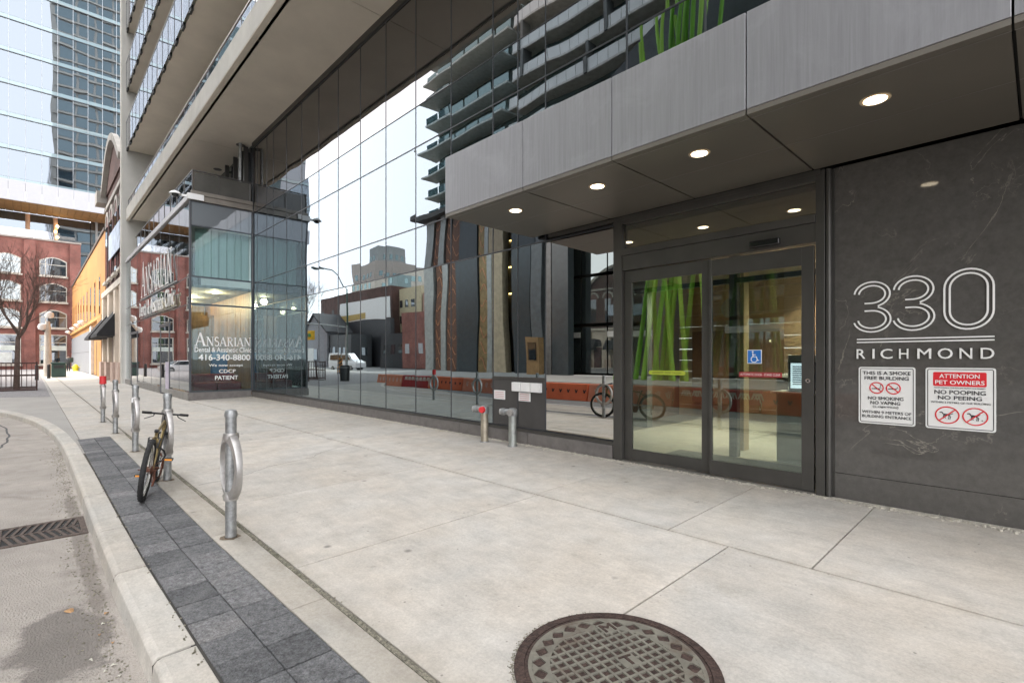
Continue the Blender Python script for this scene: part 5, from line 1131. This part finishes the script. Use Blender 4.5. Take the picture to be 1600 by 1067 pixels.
# ------------------------------------------------------------------ across the street (seen in the glass)
OY=-25
pod=thing('podium_tower','tall balcony tower on dark columns across the street','building',(-25,-30,0))
blk=M('column_black_granite',(.05,.065,.075),.3); gcol=M('column_grey_metal',(.16,.165,.17),.45,metal=.3); wcol=M('column_pale_metal',(.42,.44,.43),.45,metal=.3); tan=M('column_tan_stone',(.55,.45,.31),.6)
brn_=M('perforated_bronze',(.17,.085,.055),.5,metal=.2,var=.3,scale=3,stretch=(1,1,3)); gol=M('bronze_screen',(.30,.22,.11),.45,metal=.4,var=.3,scale=2)
PH=19.0
segs=[(p,q,r_,(.35 if h_ else 0)) for p,q,r_,h_ in [(-55,-53.2,wcol,1.6),(-52.9,-51.6,brn_,0),(-51.5,-50.4,wcol,1.8),(-50.3,-48.6,brn_,0),(-48.5,-44.6,blk,1.2),(-44.5,-42.9,gol,0),(-42.8,-42,wcol,.6),(-41.9,-39.9,tan,1.4),(-38.5,-35.8,blk,1.5),(-35.7,-34.3,gcol,1.7),(-31.9,-30.6,gcol,1.6),(-30.5,-28.6,blk,1.5),(-22,-20.7,gcol,1.5),(-20.6,-19,blk,1.3),(-12,-10.6,blk,1.3),(-4,-2.4,gcol,1.4),(4,6,blk,1.4)]]
for a,b,m_,pr in segs:
    if pr: 
        mb=MB(); dx=random.uniform(-.06,.06); yb_=OY+pr
        mb.add([(a,OY-.5,-.15),(b,OY-.5,-.15),(b,yb_,-.15),(a,yb_,-.15),(a+dx,OY-.5,PH),(b+dx,OY-.5,PH),(b+dx,yb_+.1,PH),(a+dx,yb_+.1,PH)],[(0,3,2,1),(4,5,6,7),(0,1,5,4),(1,2,6,5),(2,3,7,6),(3,0,4,7)]); mb.build('column',m_,pod)
    else: B('art_screen',m_,pod,a,b,OY-.6,OY+.2,-.15,PH)
ar=MB()
for a,b in ((-52.9,-51.6),(-50.3,-48.6),(-44.5,-42.9)):
    for k in range(11):
        z=1.2+1.7*k; ribbon(ar,[(a+.2+(b-a-.4)*q/5,OY+.21,z+.5*math.sin(q*.9+k)-.1*q) for q in range(6)],.09,(0,1,0),.05)
ar.build('screen_arcs',M('copper_arc',(.60,.30,.18),.4,metal=.5),pod)
B('podium_back',M('podium_dark',(.035,.036,.038),.4),pod,-55,12,OY-4.3,OY-4,-.2,PH)
gt=glass('podium_glass',.25,(.3,.35,.36),(.8,.9,.92),.04,.3,body=(.04,.05,.052))
for k in range(16):
    x=-34.2+2.9*k
    for j in range(4): B('podium_pane',gt,pod,x+.04,x+2.8,OY-1.5,OY-1.45,.1+4.6*j,.1+4.6*j+4.3)
    if k%3==0: B('podium_sign_band',M('podium_white',(.62,.63,.62),.5),pod,x+.04,x+5.7,OY-1.44,OY-1.3,3.4,3.9)
B('podium_soffit',M('podium_soffit',(.12,.12,.115),.7),pod,-56,12,OY-4,OY+1.5,PH+.01,PH+.6)
for k in range(4):
    for j in range(3):
        B('ceiling_strip',emis('gold_strip',(1,.62,.18),5),pod,-48+1.6*k,-46.9+1.6*k,OY-3.9,OY-3.7,9+3.1*j,9.12+3.1*j) if k<4 else None
wd=thing('newspaper_kiosk','timber framed glass kiosk on the plaza across the street','kiosk',(-32.6,-22,0)); B('timber_frame',M('kiosk_timber',(.46,.27,.12),.6),wd,-33.8,-32.2,-22.5,-21.8,-.12,3.5); B('kiosk_pane',gl_dark,wd,-33.5,-32.5,-21.79,-21.7,1.3,3.0)
# tower storeys
TY=-27.4; bal=M('balcony_slab_grey',(.66,.65,.61),.7); bsof=M('balcony_soffit_dark',(.55,.53,.47),.8); ralg=M('balcony_rail_white',(.86,.88,.87),.4,var=.08,scale=.3); fin=M('balcony_fin_grey',(.17,.175,.17),.6); twg=glass('tower_window',.22,(.2,.25,.25),(.7,.85,.85),.08,.3,body=(.14,.19,.19))
rnd=random.Random(4)
for i in range(24):
    z=PH+1.2+3.05*i
    xs_=-41+rnd.choice([0,0,1.2])
    B('balcony_slab',bal,pod,xs_,14,TY-1.6,TY+.5,z,z+.2); B('balcony_soffit',bsof,pod,xs_+.1,14,TY-1.6,TY+.42,z-.03,z-.002)
    rm_=MB(); x=xs_
    while x<13:
        rm_.box(x+.03,x+1.27,TY+.40,TY+.44,z+.22,z+1.3); x+=1.3
    rm_.build('balcony_rail',ralg,pod)
    fm=MB()
    for x in range(-40,14,9): 
        o_=rnd.uniform(0,4); 
        if rnd.random()<.75: fm.box(x+o_,x+o_+.35,TY-.6,TY+.62,z,z+3.05)
    if fm.v: fm.build('balcony_fin',fin,pod)
    # left teal corner volume with slanting balconies
    B('corner_slab',M('corner_slab_pale',(.55,.60,.57),.6),pod,-58.5+rnd.uniform(-.7,.9),-41.3,TY-1.5,TY+rnd.uniform(.6,1.9),z,z+.22)
    rm_=MB(); 
    for k in range(6): rm_.box(-57.8+2.8*k,-57.8+2.8*k+2.5,TY+.7+.0,TY+.74,z+.23,z+1.25)
    rm_.build('corner_rail',gl_teal,pod)
B('tower_core',twg,pod,-57.5,14,TY-14,TY-1.2,PH+.62,PH+76)
mb=MB(); mb.prism([(-25,-22.6,24.6),(-16.9,-22.6,28.4),(-14.6,-22.6,26.2),(-6,-22.6,30.5),(-6,-22.6,19.7),(-25,-22.6,19.7)],(0,-4.6,0)); mb.build('folded_canopy',M('folded_metal',(.11,.12,.13),.6),pod)
# green stick sculpture
gs=thing('green_stick_sculpture','cluster of tall leaning lime green poles on the plaza across the street','sculpture',(-18.5,-20,0)); grn=M('lime_green_paint',(.50,.85,.12),.4,var=.15,scale=1,stretch=(1,1,.2)); grn2=M('leaf_green_paint',(.26,.62,.06),.4)
for k,(x0,x1,y0,y1,h) in enumerate(((-20.6,-16.9,-20,-20.4,29),(-20.2,-17.6,-20.5,-19.6,27),(-19.8,-15.9,-19.6,-20.7,30),(-18.6,-15.4,-20,-20.2,29),(-18.4,-14.6,-20.3,-19.5,28),(-17.5,-20.2,-19.8,-20.3,26),(-17.2,-13.6,-20.4,-19.9,29),(-17.9,-17.5,-20.1,-20.6,27),(-14.9,-17.2,-19.7,-20.4,25),(-20.9,-16.2,-20.3,-19.9,27),(-19.2,-19.9,-20.6,-19.8,24),(-16.6,-18.9,-19.9,-20.6,26),(-18.9,-16.0,-19.5,-20.4,28),(-15.3,-16.6,-20.2,-20.4,23))):
    MB().tube([(x0,y0,-.12),(x1,y1,h)],[.16,.13],10).build('pole',grn if k%3 else grn2,gs,smooth=True)
# painted concrete barriers in the bike lane
pal=[M('barrier_orange',(.85,.20,.09),.6,var=.15),M('barrier_red',(.42,.035,.04),.6,var=.2),M('barrier_coral',(.80,.30,.19),.6,var=.15)]
pw=M('barrier_print_white',(.72,.72,.68),.6); pkm=M('barrier_print_black',(.03,.03,.035),.6)
nB=9
names=['orange with dark flowers','red with black and white zigzags','coral with white rays','red with slanting black stripes','orange with black arches','coral plain end','red with white diamonds','orange with round leaves','coral with zigzag strokes','pale pointed end']
for k in range(nB):
    x1=-3.0-3.0*k; x0=x1-2.94; y1=-4.05; y0=-4.55
    t=thing('painted_barrier','low concrete road barrier painted %s'%names[k],'barrier',((x0+x1)/2,y1,RZ),group='painted concrete barriers along the bike lane')
    MB().prism([(x0,y0,RZ),(x0,y1,RZ),(x0,y1-.05,RZ+.25),(x0,y1-.13,RZ+.68),(x0,y0+.13,RZ+.68),(x0,y0+.05,RZ+.25)],(x1-x0,0,0)).build('barrier_body',pal[k%3],t,bevel=.02)
    mb=MB(); mb.cur=0
    for q in range(7):
        xx=x0+.2+q*.4; yf=lambda z: y1-.05-.08*max(0,(z-.25)/.43)+.004
        if k%3==1:
            for s2 in (0,.09,.18): ribbon(mb,[(xx+s2,yf(.1),RZ+.1),(xx+s2+.16,yf(.6),RZ+.6)],.06,(0,1,0),.006); ribbon(mb,[(xx+s2+.36,yf(.1)+.001,RZ+.1),(xx+s2+.18,yf(.6)+.001,RZ+.6)],.05,(0,1,0),.006)
        elif k%3==2:
            for a in range(20,170,25): ribbon(mb,[(xx+.2+.05*math.cos(R(a)),yf(.15),RZ+.12+.05*math.sin(R(a))),(xx+.2+.2*math.cos(R(a)),yf(.5),RZ+.12+.42*math.sin(R(a)))],.022,(0,1,0),.006)
        else:
            for a in range(0,360,60): ribbon(mb,[(xx+.2,yf(.35),RZ+.32),(xx+.2+.11*math.cos(R(a)),yf(.45),RZ+.32+.14*math.sin(R(a)))],.05,(0,1,0),.006)
    mb.build('barrier_pattern',pw if k%3==1 else (pkm if k%3==0 else pw),t)
# street furniture seen mirrored
t=thing('striped_marker','orange and black striped hazard board at the end of the barriers','hazard marker',(-36,-4.5,RZ))
B('post',steelm,t,-36.04,-35.96,-4.54,-4.46,RZ,1.9); B('board',orangem,t,-36.35,-35.65,-4.455,-4.42,.3,1.5)
mb=MB(); 
for q in range(4): ribbon(mb,[(-36.33,-4.418,.35+.3*q),(-35.67,-4.418,.55+.3*q)],.12,(0,1,0),.004)
mb.build('stripes',blackm,t)
t=thing('curbside_bin','black cylindrical litter bin beside the hazard board','bin',(-33.5,-3.6,RZ)); MB().tube([(-33.5,-3.6,RZ),(-33.5,-3.6,.9),(-33.5,-3.6,1.0)],[.36,.38,.3],16).build('bin_body',blackm,t,smooth=True); MB().cyl((-33.5,-3.6,.82),(-33.5,-3.6,.86),.385).build('band',steelm,t)
t=thing('traffic_signal','yellow traffic signal on a mast arm at the side street corner','traffic light',(-52,-9,0)); sy=M('signal_yellow',(.85,.50,.03),.5)
MB().cyl((-54,-13.5,-.2),(-54,-13.5,5.2),.1).build('pole',steelm,t); MB().tube([(-54,-13.5,5.0),(-52,-8.3,5.0)],.06,8).build('mast_arm',steelm,t)
h_=B('signal_head',sy,t,-52.6,-51.2,-8.8,-8.4,3.4,4.3,bevel=.04)
for k,c_ in enumerate(((.3,.02,.02),(.25,.16,.02),(.02,.3,.12))): MB().cyl((-52.35+.45*k,-8.39,3.85),(-52.35+.45*k,-8.3,3.85),.17).build('signal_lens',M('lens%d'%k,c_,.3),h_)
t=thing('cobra_street_light','green steel street light with long curved arm','street lamp',(-50,-13.6,0)); gp=M('pole_green',(.05,.10,.08),.5,metal=.3)
MB().tube([(-56,-14.5,-.2),(-56,-14.5,9.5)],[.14,.09],10).build('pole',gp,t,smooth=True); MB().tube([(-56,-14.5,9.4),(-54,-12.6,10.5),(-51,-10,10.7),(-49,-8.2,10.4)],.06,8).build('arm',gp,t,smooth=True); MB().obox((-48.7,-8,10.35),(.74,.67,0),(-.67,.74,0),(0,0,1),.5,.16,.09).build('lamp_head',gp,t,bevel=.04)
def vehicle(name,x,y,yaw,L_,W_,H_,paint,lab,cat,van=False):
    t=thing(name,lab,cat,(x,y,RZ)); c_,s_=math.cos(yaw),math.sin(yaw)
    def T(p): return (x+p[0]*c_-p[1]*s_,y+p[0]*s_+p[1]*c_,RZ+p[2])
    pf=[(-.5,.18),(-.5,.45),(-.49,.55),(-.36,.60),(-.22,.97),(-.1,1),(.16,.99),(.30,.66),(.46,.60),(.5,.45),(.5,.18)] if not van else [(-.5,.14),(-.5,.5),(-.5,.93),(-.47,1),(.18,1),(.33,.62),(.47,.5),(.5,.4),(.5,.14)]
    mb=MB()
    n=len(pf); vs=[]
    for s2 in (-1,1):
        for a,b in pf: vs.append(T((a*L_,s2*W_/2*(1 if b<.62 else .84),b*H_)))
    mb.add(vs,[tuple(range(n-1,-1,-1)),tuple(range(n,2*n))]+[(i,(i+1)%n,(i+1)%n+n,i+n) for i in range(n)]); mb.build('body',paint,t,bevel=.05)
    g=[(-.33,.62),(-.21,.93),(.155,.93),(.27,.66)] if not van else [(-.42,.62),(-.42,.9),(.16,.9),(.28,.62)]
    for s2 in (-1,1):
        MB().prism([T((a*L_,s2*(W_/2*(.99 if b<.7 else .87)+.02),b*H_)) for a,b in g],Vector(T((0,s2*.01,0)))-Vector(T((0,0,0)))).build('side_window',gl_dark,t)
        for a in (-.31,.31):
            q=MB().cyl(T((a*L_,s2*(W_/2-.2),.33)),T((a*L_,s2*(W_/2+.02),.33)),.33,n=20).build('wheel',rubber,t); MB().cyl(T((a*L_,s2*(W_/2+.021),.33)),T((a*L_,s2*(W_/2+.035),.33)),.2,n=14).build('rim',steelm,q)
        MB().obox(T((.495*L_,s2*W_*.36,.5*H_)),(c_,s_,0),(-s_,c_,0),(0,0,1),.03,.2,.08).build('headlight',M('headlight',(.8,.8,.78),.2),t); MB().obox(T((-.5*L_,s2*W_*.4,.5*H_)),(c_,s_,0),(-s_,c_,0),(0,0,1),.02,.12,.12).build('tail_light',redm,t)
    MB().prism([T((.30*L_,-W_*.4,.66*H_)),T((.30*L_,W_*.4,.66*H_)),T((.17*L_,W_*.38,.97*H_)),T((.17*L_,-W_*.38,.97*H_))] if not van else [T((.331*L_,-W_*.42,.64*H_)),T((.331*L_,W_*.42,.64*H_)),T((.20*L_,W_*.36,.97*H_)),T((.20*L_,-W_*.36,.97*H_))],Vector((c_,s_,.4))*.02).build('windscreen',gl_dark,t)
wp=M('car_white',(.75,.76,.78),.25,var=.02)
vehicle('white_van',-72.5,-22.3,R(-25),5.6,2.0,2.5,wp,'white cargo van waiting on the side street','van',True)
vehicle('white_car',-72,-5.2,R(85),4.6,1.85,1.45,wp,'white saloon car parked before the red brick warehouse','car')
vehicle('white_hatchback',-66,-10.6,R(80),4.4,1.85,1.6,wp,'white hatchback parked beside the hoarding','car')
t=thing('site_hoarding','white hoarding with red script lettering in front of the warehouse','hoarding',(-84,-13,0)); B('board',whitem,t,-84,-83.9,-22,-9.6,-.1,3.2); txt('Visit us',redm,t,(-83.89,-14.5,1.6),Yv,Zv,4.5,1.1,bold=.03,shear=.3)
# distant blocks beyond the side street
def block(nm,x0,x1,y0,y1,h,mat_,lab,wm=None,fl_=3.4,wy=2.6,cat='building',roof=None):
    t=thing(nm,lab,cat,((x0+x1)/2,(y0+y1)/2,0)); B('wall',mat_,t,x0,x1,y0,y1,-.2,h); 
    if roof: B('roof',roof,t,x0-.3,x1+.3,y0-.3,y1+.3,h+.01,h+.5)
    mb=MB(); z=2.2
    while z<h-1.8:
        y=y0+1
        while y<y1-1.6: mb.box(x1-.0,x1+.06,y,y+1.3,z,z+1.6); y+=wy
        x=x0+1
        while x<x1-1.6: mb.box(x,x+1.3,y1,y1+.06,z,z+1.6); x+=wy
        z+=fl_
    if mb.v: mb.build('windows',wm or gl_dark,t)
    return t
block('brown_brick_warehouse',-134,-97,-60,-44,17.3,brownbrick,'brown brick warehouse beyond the side street',M('slit_dark',(.03,.025,.025),.5),5,7)
block('apartment_block',-152,-137,-90,-62,31,M('beige_render',(.50,.44,.38),.8),'beige mid rise apartment block behind the brown warehouse',gl_teal)
block('penthouse_block',-150,-143,-76,-66,37,M('grey_render',(.33,.35,.34),.8),'grey rooftop penthouse on the beige apartment block',gl_teal)
block('teal_glass_block',-128,-123,-66,-61,25,M('teal_frame',(.2,.26,.26),.6),'narrow teal glazed block beside the beige apartments',gl_teal)
block('tan_apartment_block',-103,-88,-58,-46,16.6,M('tan_render',(.50,.43,.29),.8),'tan apartment block with recessed windows',gl_dark)
block('pink_brick_block',-87.5,-80,-56,-46,15,M('pink_brick',(.40,.24,.19),.85),'pink brick block beside the tan apartments')
block('red_shop',-73,-60,-40,-32,8.9,redbrick,'low red brick shop next to the balcony tower',M('shop_window_pale',(.5,.52,.55),.3),20,4)
block('dark_pavilion',-82,-74,-40,-33,5.8,M('pavilion_black',(.03,.032,.036),.5),'low black shop pavilion by the side street')
block('dark_shop_row',-116,-96,-39,-34.5,6.4,M('shop_row_dark',(.04,.042,.045),.5),'row of dark one storey shops across the side street')
t=thing('billboard','long white rooftop billboard with faded painted words','billboard',(-82,-38,8)); B('board',whitem,t,-113,-91,-40.2,-40,9.7,14.0); B('faded_strip',M('faded_gold',(.5,.36,.12),.7),t,-113,-100,-39.99,-39.95,9.9,11.2)
B('shopfront',M('shopfront_black',(.03,.03,.034),.5),t,-113,-91,-41,-40.1,-.2,9.6)
t=thing('gabled_house','small grey gabled house front on the side street','house',(-74,-26,0)); gh=M('grey_siding',(.30,.31,.33),.7)
MB().prism([(-119,-34,-.2),(-107,-34,-.2),(-107,-34,7.2),(-113,-34,11),(-119,-34,7.2)],(0,-6,0)).build('wall',gh,t); MB().prism([(-119.5,-33.6,6.8),(-113,-33.6,11.1),(-106.5,-33.6,6.8),(-106.5,-33.6,7.2),(-113,-33.6,11.6),(-119.5,-33.6,7.2)],(0,-7,0)).build('roof',M('roof_dark',(.05,.05,.055),.8),t); B('window',gl_dark,t,-115,-111,-33.99,-33.9,1,3.6)
